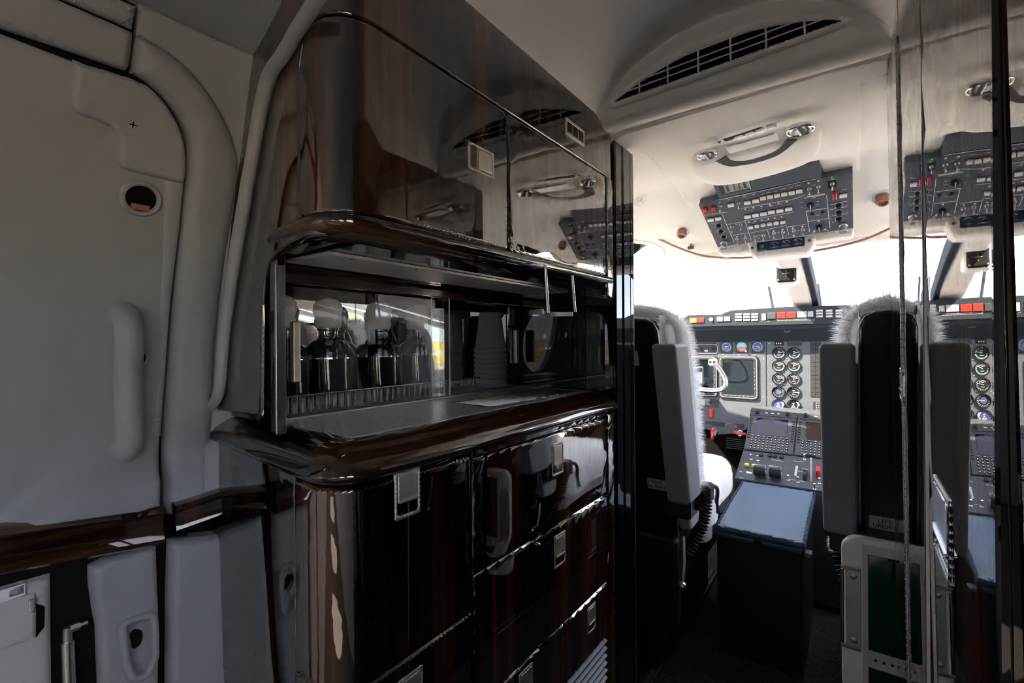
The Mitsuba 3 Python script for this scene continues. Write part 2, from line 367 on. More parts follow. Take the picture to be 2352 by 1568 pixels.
# screw on the cover
m = into(lin_frame(297, 283, .011))
scr = obj('screw', moved(lathe([(0, .0035), (.004, .0033), (.0062, .0015), (.0066, 0), (.009, -.0004), (.0095, -.002)], 24), m), 'lining_smooth', door)
obj('cross_slot', moved(cat_(cbox(-.0035, .0035, -.0006, .0006, .0028, .0038, .0002), cbox(-.0006, .0006, -.0035, .0035, .0028, .0038, .0002)), m), 'dark_void', scr)
for k, (px, py, r) in enumerate(((320, 453, .0235), (310, 818, .0150))):
    m = into(lin_frame(px, py, .006))
    pt = obj('lock_port', moved(lathe([(r * .66, -.02), (r * .66, .001), (r * .74, .0045), (r * .86, .0052), (r * .96, .003), (r, -.001)], 36), m), 'lining_smooth', door)
    obj('port_bore', moved(cyl(r * .68, .002), m), 'dark_void', pt)
    obj('lock_plate', moved(cat_(cbox(-r * .42, r * .42, -r * .62, -r * .3, .0018, .004, .0005)), m), 'copper', pt)
# grab bar
pa, pb = on_lining(273, 730), on_lining(269, 1008)
A = [lining_map(np.array(pa[0]), np.array(pa[1]), h) for h in (.004, .026, .040)]
B = [lining_map(np.array(pb[0]), np.array(pb[1]), h) for h in (.026, .042, .048)]
up = np.array([0, 0, 1.])
path = spline([A[0] + up * .004, A[1] + up * .008, A[2] - up * .006, A[2] * .7 + B[2] * .3, A[2] * .3 + B[2] * .7, B[2] + up * .006, B[1] - up * .008, B[0] - up * .004], 60)
obj('grab_bar', tube(path, .0155, 20), 'lining_smooth', door, smooth=60, label='pale grey vertical grab bar')

# header panel over the door, with its seams
hd = lin_poly([(-420, -120), (0, 66), (150, 117), (270, 158), *crv([(286, 161), (293, 152), (299, 118), (302, 84), (299, 73)], 4), (230, 42), (130, 0), (-300, -190)])
hdr = obj('trim_1', pillow(hd, lin, T=.012, r=.008, step=.012, skirt=.03), 'lining', kind='structure', label='grey padded header panel over the door')
hd2 = lin_poly([(-300, -200), (132, -4), (232, 38), (301, 68), (310, 14), (150, -50), (-200, -230)])
obj('trim_2', pillow(hd2, lin, T=.010, r=.004, step=.012, skirt=.03), 'lining', kind='structure', label='narrow grey panel between door header and ceiling')
# raised band round the door
band = lin_poly([*crv(curve_in, 5), (372, 1175), *reversed([(480, 1000), *[tuple(q) for q in crv(curve_out, 5)][::-1]]), (312, 82), (303, 110)][0:0] or [*map(tuple, crv(curve_in, 5)), (478, 1172), *map(tuple, crv(curve_out, 5)[::-1]), (306, 110)])
tb = thing('trim_3', 'raised grey leather surround that curves around the door corner', None, kind='structure')
obj('upper_band', pillow(band, lin, T=.016, r=.020, step=.008, skirt=.03), 'lining', tb, smooth=60)
# side lining between the surround and the galley
fill = lin_poly([(318, 8), (312, 74), *map(tuple, crv(curve_out, 5)), (470, 1175), (640, 1175), (640, 150), (630, 150), (420, 55)])
obj('trim_4', pillow(fill.intersection(sbox(-1, 0, .40, LS)), lin, T=.004, r=.004, step=.012, skirt=.02), 'lining', kind='structure', label='grey side lining between door surround and galley')
# lower part: wood rail, padded post and lower door panel
def rail(poly, y0, y1, name, par, notch=False):
    """moulded wood rail along the lining between y0 and y1"""
    prof = [(.0, .000), (.030, .002), (.042, .010), (.046, .018), (.040, .024), (.036, .030), (.036, .048), (.040, .054), (.042, .062), (.036, .074), (.030, .080), (0, .082)]
    return prof
RAILZ = lambda y: .655 - .0 * y
def wood_rail(y0, y1, ztop0, ztop1, h0, par, out=.014):
    prof = np.array([(-.01, .000), (.006, .000), (.013, -.004), (.016, -.011), (.0135, -.017), (.011, -.021), (.011, -.044), (.0135, -.050), (.015, -.060), (.013, -.068), (.005, -.074), (-.01, -.075)]) * [1, h0 / .075]
    ys = np.linspace(y0, y1, 24); V = []
    for y in ys:
        zt = ztop0 + (ztop1 - ztop0) * (y - y0) / (y1 - y0)
        for o, dz in prof:
            s = np.interp(zt + dz, _lz(_sd), _sd); V.append(lining_map(np.array(y), np.array(s), out + o))
    n, mm = len(ys), len(prof); i = np.arange(n * mm).reshape(n, mm)
    F = np.vstack([np.stack([i[:-1, :-1], i[1:, :-1], i[1:, 1:]], -1).reshape(-1, 3), np.stack([i[:-1, :-1], i[1:, 1:], i[:-1, 1:]], -1).reshape(-1, 3)]).tolist()
    V = np.array(V); c0 = len(V); V = np.vstack([V, V[:mm].mean(0), V[-mm:].mean(0)])
    for j in range(mm - 1): F += [[c0, j + 1, j], [c0 + 1, (n - 1) * mm + j, (n - 1) * mm + j + 1]]
    return trimesh.Trimesh(V, F, process=False)
q0, q1, q2 = on_lining(0, 1216), on_lining(357, 1170), on_lining(357, 1240)
zt = lambda q: float(_lz(q[1]))
def ext_z(qa, qb, y): return zt(qa) + (zt(qb) - zt(qa)) * (y - qa[0]) / (qb[0] - qa[0])
obj('wood_rail', wood_rail(-.16, q1[0], ext_z(q0, q1, -.16) + .011, zt(q1) + .011, .058, door, .020), 'wood_across', door, smooth=25, label='dark glossy wood rail')
a0, a1, a2 = on_lining(386, 1162), on_lining(478, 1130), on_lining(386, 1240)
post = thing('trim_5', 'grey leather post beside the door with a wood band', None, kind='structure')
pu = lin_poly([(386, 1010), (379, 1100), (379, 1180), (560, 1180), (560, 1004), (470, 1006)])
obj('upper_pad', pillow(pu.intersection(sbox(-1, 0, .40, LS)), lin, T=.014, r=.010, step=.008, skirt=.03), 'lining', post, smooth=60)
pl = lin_poly([(388, 1238), (384, 1400), (384, 1600), (384, 2600), (700, 2600), (620, 1400), (600, 1215)])
obj('lower_pad', pillow(pl.intersection(sbox(-1, 0, .40, LS)), lin, T=.014, r=.010, step=.012, skirt=.03), 'lining', post, smooth=60)
obj('wood_band', wood_rail(a0[0], .40, zt(a0) + .008, zt(a1) + .013, .048, post, .016), 'wood', post, smooth=25, label='dark glossy wood band')
# lower door panel with pull cup
low = lin_poly([(205, 1300), (240, 1282), (357, 1250), (362, 1400), (362, 1700), (362, 2600), (250, 2600), (228, 1600), (222, 1440), (214, 1400), (206, 1340)])
cupo = lin_poly([tuple(q) for q in cyc([(275, 1430), (300, 1416), (338, 1405), (350, 1420), (352, 1480), (350, 1510), (330, 1545), (300, 1552), (284, 1520), (276, 1470)], 5)])
cupi = cupo.buffer(-.0065)
obj('lower_panel', pillow(low.difference(cupo.buffer(-.004)), lin, T=.012, r=.010, step=.008, skirt=.03), 'lining_smooth', door, smooth=60)
cup = obj('pull_cup', pillow(cupo.buffer(.004).difference(cupi), lambda y, s, h: lining_map(y, s, h + .010), T=.006, r=.005, step=.005, skirt=.004), 'lining_smooth', door, smooth=60)
obj('cup_bowl', pillow(cupi.buffer(.001), lambda y, s, h: lining_map(y, s, .014 - np.abs(h)), T=.0225, r=.018, step=.004, skirt=0), 'lining_smooth', cup, smooth=60)
cc = cupi.centroid; mm = into(frame(lining_map(np.array(cc.x - .003), np.array(cc.y + .004), -.006), [0, 1, 0], [0, 0, 1]))
obj('cup_latch', moved(lathe([(0, .002), (.008, .004), (.0125, .002), (.0135, -.004)], 28), mm), 'seal', cup)
# dark recess with folding step and gas strut
rec = lin_poly([(-800, 1420), (0, 1340), (120, 1305), (215, 1275), (230, 1500), (235, 2600), (-800, 2600)])
obj('step_recess', pillow(rec, lambda y, s, h: lining_map(y, s, h - .022), T=.0, r=.004, step=.03, skirt=0), 'dark_void', door)
stp = lin_poly([(-800, 1470), (0, 1352), (120, 1318), (121, 1400), (123, 1600), (124, 2600), (-800, 2600)])
st = obj('folded_step', pillow(stp, lambda y, s, h: lining_map(y, s, h - .012), T=.014, r=.012, step=.012, skirt=.03), 'beige_plastic', door, smooth=60, label='pale folded step in the door recess')
stc = lin_poly([(-300, 1475), (0, 1378), (62, 1362), (80, 1357), (81, 1462), (0, 1490), (-300, 1570)])
obj('step_cover', pillow(stc, lambda y, s, h: lining_map(y, s, h + .003), T=.004, r=.003, step=.012, skirt=.004), 'beige_plastic', st)
obj('step_slot', pillow(lin_poly([(82, 1385), (102, 1390), (101, 1438), (82, 1462)]), lambda y, s, h: lining_map(y, s, h + .0025), T=.001, r=.001, step=.01, skirt=0), 'dark_void', st)
obj('step_clip', pillow(lin_poly([(62, 1374), (80, 1370), (78, 1402), (64, 1405)]), lambda y, s, h: lining_map(y, s, h + .0075), T=.001, r=.001, step=.01, skirt=.001), 'steel', st)
plate = obj('data_plate', pillow(lin_poly([(16, 1351), (52, 1339), (52, 1358), (18, 1368)]), lambda y, s, h: lining_map(y, s, h + .0075), T=.001, r=.001, step=.01, skirt=.001), 'steel', st)
obj('plate_border', pillow(lin_poly([(-60, 1372), (0, 1351), (56, 1335), (56, 1362), (0, 1380), (-60, 1398)]), lambda y, s, h: lining_map(y, s, h + .0068), T=.0006, r=.001, step=.01, skirt=.001), 'white_plastic', st)
sa, sb = on_lining(155, 1450), on_lining(168, 1800)
pA, pB = lining_map(np.array(sa[0]), np.array(sa[1]), .0), lining_map(np.array(sb[0]), np.array(sb[1]), .0)
stt = obj('gas_strut', rod(pA - [0, 0, .012], pB, .0068, 20), 'chrome', door, smooth=60, label='silver gas strut')
obj('strut_end', rod(pA - [0, 0, .014], pA + [0, 0, .006], .0048, 16), 'steel', stt, smooth=60)
obj('strut_bolt', cat_(rod(pA + [0, .002, .003], pA + [.0, .012, .003], .0052, 6), rod(pA + [0, .012, .003], pA + [0, .020, .003], .0028, 12)), 'steel', stt, smooth=30)
# black rubber seal down the door edge
obj('trim_6', strip(lambda u, v, h: lining_map(u, v, h - .010), np.linspace(.0, .30, 12), np.linspace(0, LS, 80)), 'seal', kind='structure', label='black rubber seal behind the door edge')
# ------------------------------------------------------------------ galley
XF = -.443
def side_y(x): return .345 - .12 * (x + .88)
def P_side(px, py, off=0.):
    d = FWD + RGT * (px - 1176) / FPX + UPV * (784 - py) / FPX
    # Y = .345 - off - .12 (X + .88)
    t = (.345 - off - .12 * .88) / (d[1] + .12 * d[0]); return CAM + t * d
class Foot:
    """plan outline of the galley: end panel, rounded corner, aisle front; u runs from the wall end"""
    def __init__(self, r, xf=XF, x0=-.90, y1=1.0):
        a = np.array([x0, side_y(x0)]); c = np.array([xf, side_y(xf)]); b = np.array([xf, y1])
        d0 = (c - a) / np.linalg.norm(c - a); d1 = np.array([0, 1.]); th = np.arccos(d0 @ d1); t = r * np.tan(th / 2)
        p0, p1 = c - d0 * t, c + d1 * t; n0 = np.array([-d0[1], d0[0]]); o = p0 + n0 * r
        a0 = np.arctan2(*(p0 - o)[::-1]); a1 = np.arctan2(*(p1 - o)[::-1])
        if a1 < a0: a1 += 2 * np.pi
        ang = np.linspace(a0, a1, 24)
        pts = np.vstack([np.linspace(a, p0, 40)[:-1], o + r * np.stack([np.cos(ang), np.sin(ang)], 1), np.linspace(p1, b, 60)[1:]])
        self.s = np.r_[0, np.cumsum(np.linalg.norm(np.diff(pts, axis=0), axis=1))]; self.p = pts
        self.nrm = np.vstack([np.tile([d0[1], -d0[0]], (39, 1)), np.stack([np.cos(ang), np.sin(ang)], 1), np.tile([1., 0], (59, 1))])
        self.uf0 = self.s[38]; self.uf1 = self.s[38 + 24]; self.u1 = self.s[-1]; self.y1 = y1; self.x0 = x0
    def __call__(self, u, z, h):
        u = np.asarray(u, float); f = lambda k, a: np.interp(u, self.s, a[:, k])
        nx, ny = f(0, self.nrm), f(1, self.nrm); n = np.hypot(nx, ny)
        return np.stack([f(0, self.p) + h * nx / n, f(1, self.p) + h * ny / n, np.broadcast_to(z, u.shape)], -1)
    def uy(self, y): return self.u1 - (self.y1 - y)            # u of a front point
    def ux(self, x): return (x - self.x0) * math.hypot(1, .12)  # u of an end-panel point
FU, FL = Foot(.050), Foot(.045)
def sweep(foot, us, prof, caps=True):
    V = np.vstack([foot(np.full(len(prof), u), np.array([p[1] for p in prof]), np.array([p[0] for p in prof])) for u in us])
    n, m = len(us), len(prof); i = np.arange(n * m).reshape(n, m)
    F = np.vstack([np.stack([i[:-1, :-1], i[1:, :-1], i[1:, 1:]], -1).reshape(-1, 3), np.stack([i[:-1, :-1], i[1:, 1:], i[:-1, 1:]], -1).reshape(-1, 3)]).tolist()
    if caps:
        for k in (0, n - 1):
            c = len(V); V = np.vstack([V, V[k * m:(k + 1) * m].mean(0)]); F += [[c, k * m + j, k * m + (j + 1) % m] for j in range(m)]
    return trimesh.Trimesh(V, F, process=False)
def latch(w, h, turn=False):
    """flush paddle latch in its own plane: frame, flap, finger recess"""
    fr = rrect(w, h, .004); hole = rrect(w - .009, h - .010, .003)
    m = [pillow(fr.difference(hole), T=.0016, r=.0012, step=.006, skirt=.001)]
    fl = shapely.affinity.translate(rrect(w - .0105, (h - .010) * .70, .0012), 0, (h - .010) * .15)
    m.append(moved(pillow(fl, T=.0014, r=.001, step=.008, skirt=.003), trimesh.transformations.translation_matrix([0, 0, .0005])))
    lip = shapely.affinity.translate(rrect(w - .0105, .0018, .0006), 0, -(h - .010) * .20 + .0012)
    m.append(moved(ext(lip, .0032), trimesh.transformations.translation_matrix([0, 0, .0004])))
    m.append(pillow(hole.buffer(.0005), lambda u, v, hh: np.stack([u, v, -np.abs(hh) + .0004], -1), T=.006, r=.006, step=.005, skirt=0))
    for sx in (-.3, .3): m.append(cbox(w * sx - .003, w * sx + .003, h / 2 - .0056, h / 2 - .004, 0, .0022, .0003))
    m = cat_(*m)
    if turn: m = moved(m, trimesh.transformations.rotation_matrix(-math.pi / 2, [0, 0, 1]))
    return m
def latch_at(foot, u, z, name, parent, w=.041, h=.060, turn=False):
    o = foot(np.array(u), np.array(z), np.array(.0035)); a = foot(np.array(u + .002), np.array(z), np.array(.0035)) - foot(np.array(u - .002), np.array(z), np.array(.0035))
    return obj(name, moved(latch(w, h, turn), frame(o, a, [0, 0, 1])), 'nickel', parent, smooth=30, label='bright nickel flush latch')

# -- overhead cabinet
oc = thing('overhead_cabinet', 'dark glossy wood overhead cabinet with rounded end above the bottle niche', 'cabinet')
zt_, zs, zb = 1.418, 1.310, 1.092
uD0, uD1, uD2 = FU.uf0 - .004, FU.uy(.600), FU.uy(.958)
topu = [(u, float(_cz(np.interp(FU(np.array(u), np.array(0.), np.array(0.))[0], _cx(np.linspace(0, _cs[-1] / 2, 200)), np.linspace(0, _cs[-1] / 2, 200)))) + .035) for u in np.linspace(FU.ux(-.72), FU.uf1 + .01, 24)]
pn = [P_side(*q) for q in ((606, 955), (608, 700), (612, 645), (622, 605), (640, 580), (668, 560), (700, 545), (735, 535))]
niche_edge = [(FU.ux(q[0]), q[2]) for q in pn]
door1 = Polygon([*crv([(uD0, 1.150), (uD0, 1.25), (uD0 + .004, 1.272), (uD0 + .014, 1.292), (uD0 + .034, 1.305), (uD0 + .060, 1.3085)], 6), (uD1 - .0012, 1.3085), (uD1 - .0012, zb), (uD0 + .012, zb), (uD0 + .003, zb + .004), (uD0, zb + .012)])
door2 = Polygon([(uD1 + .0012, zb), (uD1 + .0012, 1.3085), (uD2 - .001, 1.3085), (uD2 - .001, zb)])
body = Polygon([(FU.ux(-.90), 1.0), (FU.ux(-.86), 1.1), (FU.ux(-.80), 1.18), (FU.ux(-.755), 1.26), *topu, (FU.u1 - .01, zt_ + .03), (FU.u1 - .01, zb), (uD0, zb), *niche_edge[::-1], (FU.ux(-.90), .84)])
body = body.buffer(0)
gap = .0022
shell = body.difference(door1.buffer(gap)).difference(door2.buffer(gap))
parts = [g for g in getattr(shell, 'geoms', [shell]) if g.area > 1e-5]
fas = obj('fascia', cat_(*[pillow(g, FU, T=.003, r=.0028, step=.008, skirt=.008) for g in parts]), 'wood', oc, smooth=50)
d1 = obj('door', pillow(door1, FU, T=.0038, r=.003, step=.007, skirt=.008), 'wood', oc, smooth=50)
d2 = obj('door', pillow(door2, FU, T=.0038, r=.003, step=.02, skirt=.008), 'wood', oc, smooth=50)
latch_at(FU, FU.uy(.5335), 1.2135, 'latch', d1, .040, .059, True)
obj('carcass', pillow(body.buffer(-.001), lambda u, v, h: FU(u, v, h - .0065), T=0, r=.002, step=.03, skirt=0), 'dark_void', oc)
rail = [(-.030, 1.066), (-.014, 1.067), (-.002, 1.071), (.006, 1.077), (.0085, 1.083), (.007, 1.089), (.0025, 1.0925), (-.006, 1.093)]
us = np.r_[np.linspace(FU.ux(-.60), FU.uf0, 10), np.linspace(FU.uf0, FU.uf1, 20)[1:], np.linspace(FU.uf1, FU.uy(.985), 16)[1:]]
obj('bottom_rail', sweep(FU, us, rail), 'wood_across', oc, smooth=50, label='rounded wood lower edge')
stile = Polygon([(FU.uy(.960), 1.045), (FU.uy(.960), 1.309), (FU.uy(.995), 1.309), (FU.uy(.995), 1.045)])
obj('end_stile', pillow(stile, FU, T=.0055, r=.003, step=.03, skirt=.006), 'wood', oc)
# switch plate on the fascia
q = P(1320, 304, X=XF + .003); mS = frame(q + [.001, 0, 0], [0, 1, 0], [0, 0, 1])
sp = obj('switch_plate', moved(pillow(rrect(.075, .032, .002).difference(shapely.unary_union([sbox(-.0325 + k * .0225, -.010, -.0125 + k * .0225, .010) for k in range(3)])), T=.0016, r=.001, step=.006, skirt=.001), mS), 'nickel', oc, label='nickel plate with three black switches')
for k in range(3):
    obj('rocker', moved(cbox(-.0318 + k * .0225, -.0132 + k * .0225, -.0093, .0093, -.001, .002, .0008), mS), 'black_plastic', sp)
# soffit, light panel
obj('soffit', cbox(-.87, -.462, .36, 1.03, 1.0705, 1.078, .001), 'black_gloss', oc)
lp = obj('light_panel', cbox(-.662, -.556, .362, 1.0, 1.0655, 1.0702, .0008), 'alu_panel', oc, label='grey panel with small screws under the cabinet')
for y in (.40, .52, .64, .76, .88, .98):
    obj('screw', moved(lathe([(0, 0), (.0022, -.0003), (.0028, -.0010), (.0028, .001)], 10)[0:0] if False else lathe([(0, -.0014), (.0016, -.0012), (.0026, -.0004), (.0026, .001)], 10), trimesh.transformations.translation_matrix([-.562, y, 1.0655])), 'brass', lp)
for (px, py) in ((1120, 597), (1150, 604), (1200, 612)):
    pass

# -- niche
ni = thing('bottle_niche', 'mirrored niche with sliding glass between counter and overhead cabinet', 'niche')
obj('mirror_back', cbox(-.846, -.840, .365, 1.03, .832, 1.072, .0005), 'mirror', ni, label='mirror at the back of the niche')
obj('header_band', cbox(-.716, -.708, .372, 1.03, 1.043, 1.0705, .001), 'wood_across', ni, label='brown wood band above the glass')
obj('end_wall', cbox(-.87, -.495, 1.030, 1.040, .825, 1.071, .001), 'black_lacquer', ni)
obj('end_wall', cbox(-.87, -.735, .358, .366, .832, 1.072, .001), 'black_gloss', ni)
obj('edge_strip', cbox(-.506, -.496, 1.024, 1.0305, .833, 1.07, .001), 'wood', ni)
# post at the aft end of the niche
pq = P_side(628, 800)
obj('aft_post', cbox(pq[0] - .012, pq[0] + .004, side_y(pq[0]) + .001, side_y(pq[0]) + .016, .833, 1.065, .003), 'wood', ni)
obj('post_trim', cbox(pq[0] + .0040, pq[0] + .0049, side_y(pq[0]) + .001, side_y(pq[0]) + .014, .833, 1.05, .001), 'chrome', ni)
GX = -.702
g1 = obj('glass_pane', strip(lambda u, v, h: np.stack([np.full_like(u, GX), u, v], -1), np.array([.385, .742]), np.array([.834, 1.043])), 'glass', ni)
g2 = obj('glass_pane', strip(lambda u, v, h: np.stack([np.full_like(u, GX - .010), u, v], -1), np.array([.700, 1.028]), np.array([.834, 1.043])), 'glass', ni)
for nm, (px, py0, py1), gx, par in (('pull_handle', (678, 738, 878), GX, g1), ('pull_handle', (1185, 757, 834), GX - .010, g2)):
    a, b = P(px, py0, X=gx + .006), P(px, py1, X=gx + .006)
    obj(nm, rbox(gx + .0005, gx + .012, a[1] - .0065, a[1] + .0065, b[2], a[2], .003, 8), 'nickel', par, label='brushed metal pull on the glass')
obj('glass_edge', cat_(cbox(GX - .0018, GX + .0018, .7415, .7427, .834, 1.043, .0003), cbox(GX - .0115, GX - .0085, .699, .7002, .834, 1.043, .0003)), 'frosted', ni)
obj('track', cbox(GX - .016, GX + .006, .38, 1.03, .8325, .8365, .001), 'steel', ni)

# -- decanters in their gallery
DP = [(0, .002), (.040, .002), (.0435, .006), (.044, .012), (.044, .092), (.042, .101), (.036, .110), (.026, .118), (.018, .122), (.0165, .126), (.0165, .137), (.0185, .139), (.0185, .142), (0, .142)]
LQ = [(0, .006), (.038, .006), (.0408, .010), (.0408, .088), (0, .088)]
SP = [(0, .1425), (.020, .1425), (.023, .146), (.0235, .154), (.022, .160), (.023, .164), (.0255, .172), (.024, .184), (.018, .192), (.008, .196), (0, .197)]
dg, dl, ds = mikit.ply(lathe(DP, 40), 'solid_glass', smooth=30), mikit.ply(lathe(LQ, 32), 'liquor', smooth=30), mikit.ply(lathe(SP, 32), 'frosted', smooth=40)
DY = [.410, .497, .610, .712]
DL = ['dark-liquor glass decanter with pale stopper, leftmost behind the glass', 'dark-liquor glass decanter with pale stopper, second from the left behind the glass', 'dark-liquor glass decanter with pale stopper, third from the left behind the glass', 'dark-liquor glass decanter with pale stopper, beside the seat reflection']
for y, L in zip(DY, DL):
    t = thing('decanter', L, 'decanter', 'decanters in the galley niche'); M = T4().translate([-.768, y, .834])
    obj('glass', dg, None, t, tw=M); obj('liquor', dl, None, t, tw=M); obj('stopper', ds, None, t, tw=M)
ga = thing('decanter_gallery', 'low clear gallery of upright glass tubes under a chrome rail in front of the decanters', 'gallery rail')
obj('top_rail', cat_(rod([-.7165, .385, .866], [-.7165, .86, .866], .0016, 8)), 'chrome', ga)
pm = mikit.ply(cat_(cyl(.0048, .030, 14)), 'solid_glass', smooth=40)
for k in range(34): obj('tube_post', pm, None, ga, tw=T4().translate([-.7165, .390 + k * .014, .8355]))
cupm = lathe([(0, .102), (.026, .102), (.0285, .099), (.040, .010), (.041, .009), (.0435, .008), (.044, .004), (.0425, 0), (.040, .001), (.0270, .097), (0, .098)], 36)
cd = mikit.ply(cupm, 'cup_paper', smooth=40)
for k in range(8):
    obj('paper_cup', cd, None, tw=T4().translate([-.768, .965, .834 + k * .0128]), label=f'grey upturned paper cup, {["bottom", "second from the bottom", "third from the bottom", "fourth from the bottom", "fifth from the bottom", "sixth from the bottom", "seventh from the bottom", "topmost"][k]} of the stack in the niche', cat='cup', group='paper cups stacked in the niche')
# hanging cup holder
ch = thing('cup_holder', 'chrome ring holder hanging on two rods from the overhead cabinet', 'cup holder')
r1, r2 = P(1254, 612, Z=1.070), P(1314, 640, Z=1.070); xh = (r1[0] + r2[0]) / 2
for (px0, py0, px1, py1) in ((1252, 616, 1259, 718), (1314, 640, 1321, 716)):
    a, b = P(px0, py0, X=xh), P(px1, py1, X=xh)
    obj('rod', rod(a + [0, 0, .006], b, .0026, 12), 'chrome', ch, smooth=60)
cb_, ce = P(1259, 716, X=xh), P(1321, 716, X=xh); cx_ = (cb_ + ce) / 2; rr = abs(ce[1] - cb_[1]) / 2 + .004
th = np.linspace(-math.pi / 2 - .15, -math.pi * 1.5 + .15, 40)
ring = [(cx_[0] + rr * 1.15 * np.cos(t), cx_[1] + rr * np.sin(t)) for t in th]
ri = LineString(ring).buffer(.0022)
obj('ring', moved(ext(ri, .008), trimesh.transformations.translation_matrix([0, 0, cb_[2] - .003])), 'steel', ch, smooth=40)

# -- counter
ct = thing('countertop', 'speckled stone counter with a dark glossy wood bullnose edge', 'countertop')
stp_ = Polygon([(-.90, .382), (-.515, .343), (-.505, .353), (-.503, 1.032), (-.90, 1.032)])
gr_hole = sbox(-.628, .672, -.532, 1.012)
stp_ = stp_.buffer(-.008).buffer(.008)
obj('slab', pillow(stp_.difference(gr_hole), lambda u, v, h: np.stack([u, v, .8315 + h], -1), T=.0012, r=.001, step=.05, skirt=.012), 'stone', ct)
nose = [(-.064, .8315), (-.052, .8335), (-.034, .8330), (-.014, .8275), (.004, .8170), (.0125, .8075), (.0120, .8005), (.004, .7945), (-.012, .7915)]
us = np.r_[np.linspace(FL.ux(-.875), FL.uf0, 20), np.linspace(FL.uf0, FL.uf1, 24)[1:], np.linspace(FL.uf1, FL.uy(.998), 20)[1:]]
obj('wood_edge', sweep(FL, us, nose), 'wood_across', ct, smooth=50, label='dark glossy wood bullnose')
dg_ = thing('drain_grille', 'chrome wire drain grille set into the counter', 'grille')
obj('pan', cbox(-.628, -.532, .672, 1.012, .812, .815, .0005), 'steel_dark', dg_)
obj('rim', pillow(sbox(-.632, .668, -.528, 1.016).difference(sbox(-.628, .672, -.532, 1.012)), lambda u, v, h: np.stack([u, v, .8325 + h], -1), T=.0012, r=.0008, step=.03, skirt=.004), 'chrome', dg_)
wm = mikit.ply(rod([0, 0, 0], [0, .338, 0], .0013, 6), 'chrome', smooth=40)
for k in range(14): obj('wire', wm, None, dg_, tw=T4().translate([-.6245 + k * .0069, .673, .8318]))
cm_ = mikit.ply(rod([0, 0, 0], [.096, 0, 0], .0013, 6), 'chrome', smooth=40)
for y in (.678, .842, 1.006): obj('cross_wire', cm_, None, dg_, tw=T4().translate([-.628, y, .8295]))

# -- base cabinet
bc = thing('base_cabinet', 'dark glossy wood base cabinet with doors and drawers beside the aisle', 'cabinet')
uW = FL.ux(-.533)
def front(name, u0, u1, z0, z1, par=bc, r=.0028, T=.0038, m='wood', fm=FL):
    return obj(name, pillow(sbox(u0, z0, u1, z1).buffer(-.001).buffer(.001), fm, T=T, r=r, step=.007 if u0 < FL.uf1 else .03, skirt=.008), m, par, smooth=50)
obj('end_panel', pillow(Polygon([(FL.ux(-.868), .02), (FL.ux(-.868), .795), (uW - .003, .795), (uW - .003, .02)]), FL, T=.002, r=.002, step=.03, skirt=.008), 'wood', bc, smooth=50)
obj('carcass', pillow(sbox(FL.ux(-.868), .02, FL.uy(.998), .789), lambda u, v, h: FL(u, v, h - .007), T=0, r=.003, step=.02, skirt=0), 'dark_void', bc)
yS = .509
dA = front('door', uW, FL.uy(yS - .003), .5715, .7905)
latch_at(FL, FL.uy(.3895), .769, 'latch', dA)
dB = front('door', uW, FL.uy(yS - .003), .10, .5685)
latch_at(FL, FL.uy(.392), .520, 'latch', dB)
front('top_rail', FL.uy(yS + .003), FL.uy(.905), .7855, .807)
front('top_rail', FL.uy(.907), FL.uy(.957), .7855, .807)
w1 = front('drawer', FL.uy(yS + .003), FL.uy(.957), .6195, .7835)
latch_at(FL, FL.uy(.7455), .737, 'latch', w1)
w2 = front('drawer', FL.uy(yS + .003), FL.uy(.957), .4285, .6165)
latch_at(FL, FL.uy(.7515), .570, 'latch', w2)
w3 = front('drawer', FL.uy(yS + .003), FL.uy(.7675), .20, .4255)
latch_at(FL, FL.uy(.639), .387, 'latch', w3)
w4 = front('drawer', FL.uy(.7705), FL.uy(.957), .312, .4255)
latch_at(FL, FL.uy(.877), .385, 'latch', w4, .038, .055)
vg = obj('vent_grille', pillow(sbox(FL.uy(.7705), .10, FL.uy(.957), .309), lambda u, v, h: FL(u, v, h - .010), T=0, r=.001, step=.05, skirt=0), 'seal', bc)
for k in range(12):
    z = .300 - k * .016
    p0, p1 = FL(np.array(FL.uy(.774)), np.array(z), np.array(0.)), FL(np.array(FL.uy(.954)), np.array(z), np.array(0.))
    obj('slat', moved(cbox(-.010, .004, 0, .18, -.0018, .0018, .0008), trimesh.transformations.translation_matrix(p0) @ trimesh.transformations.rotation_matrix(.45, [0, 1, 0])), 'steel_dark', vg)
front('end_stile', FL.uy(.9595), FL.uy(.998), .02, .789)
front('kick_board', uW, FL.uy(.76), .01, .097)

# -- piping where the galley meets the lining
pp = [(742, -30), (714, 20), (676, 80), (641, 138), (622, 164), (607, 205), (590, 290), (571, 400), (547, 540), (524, 690), (509, 830), (502, 900), (489, 928), (469, 950), (457, 985), (455, 1020), (459, 1060), (465, 1092)]
pts3 = np.array([P_side(*q, .012) for q in pp])
obj('trim_7', tube(spline(pts3, 90), np.r_[np.full(78, .0078), np.linspace(.0078, .0015, 12)], 14), 'lining_smooth', smooth=60, label='grey leather piping between galley and side lining', kind='structure')

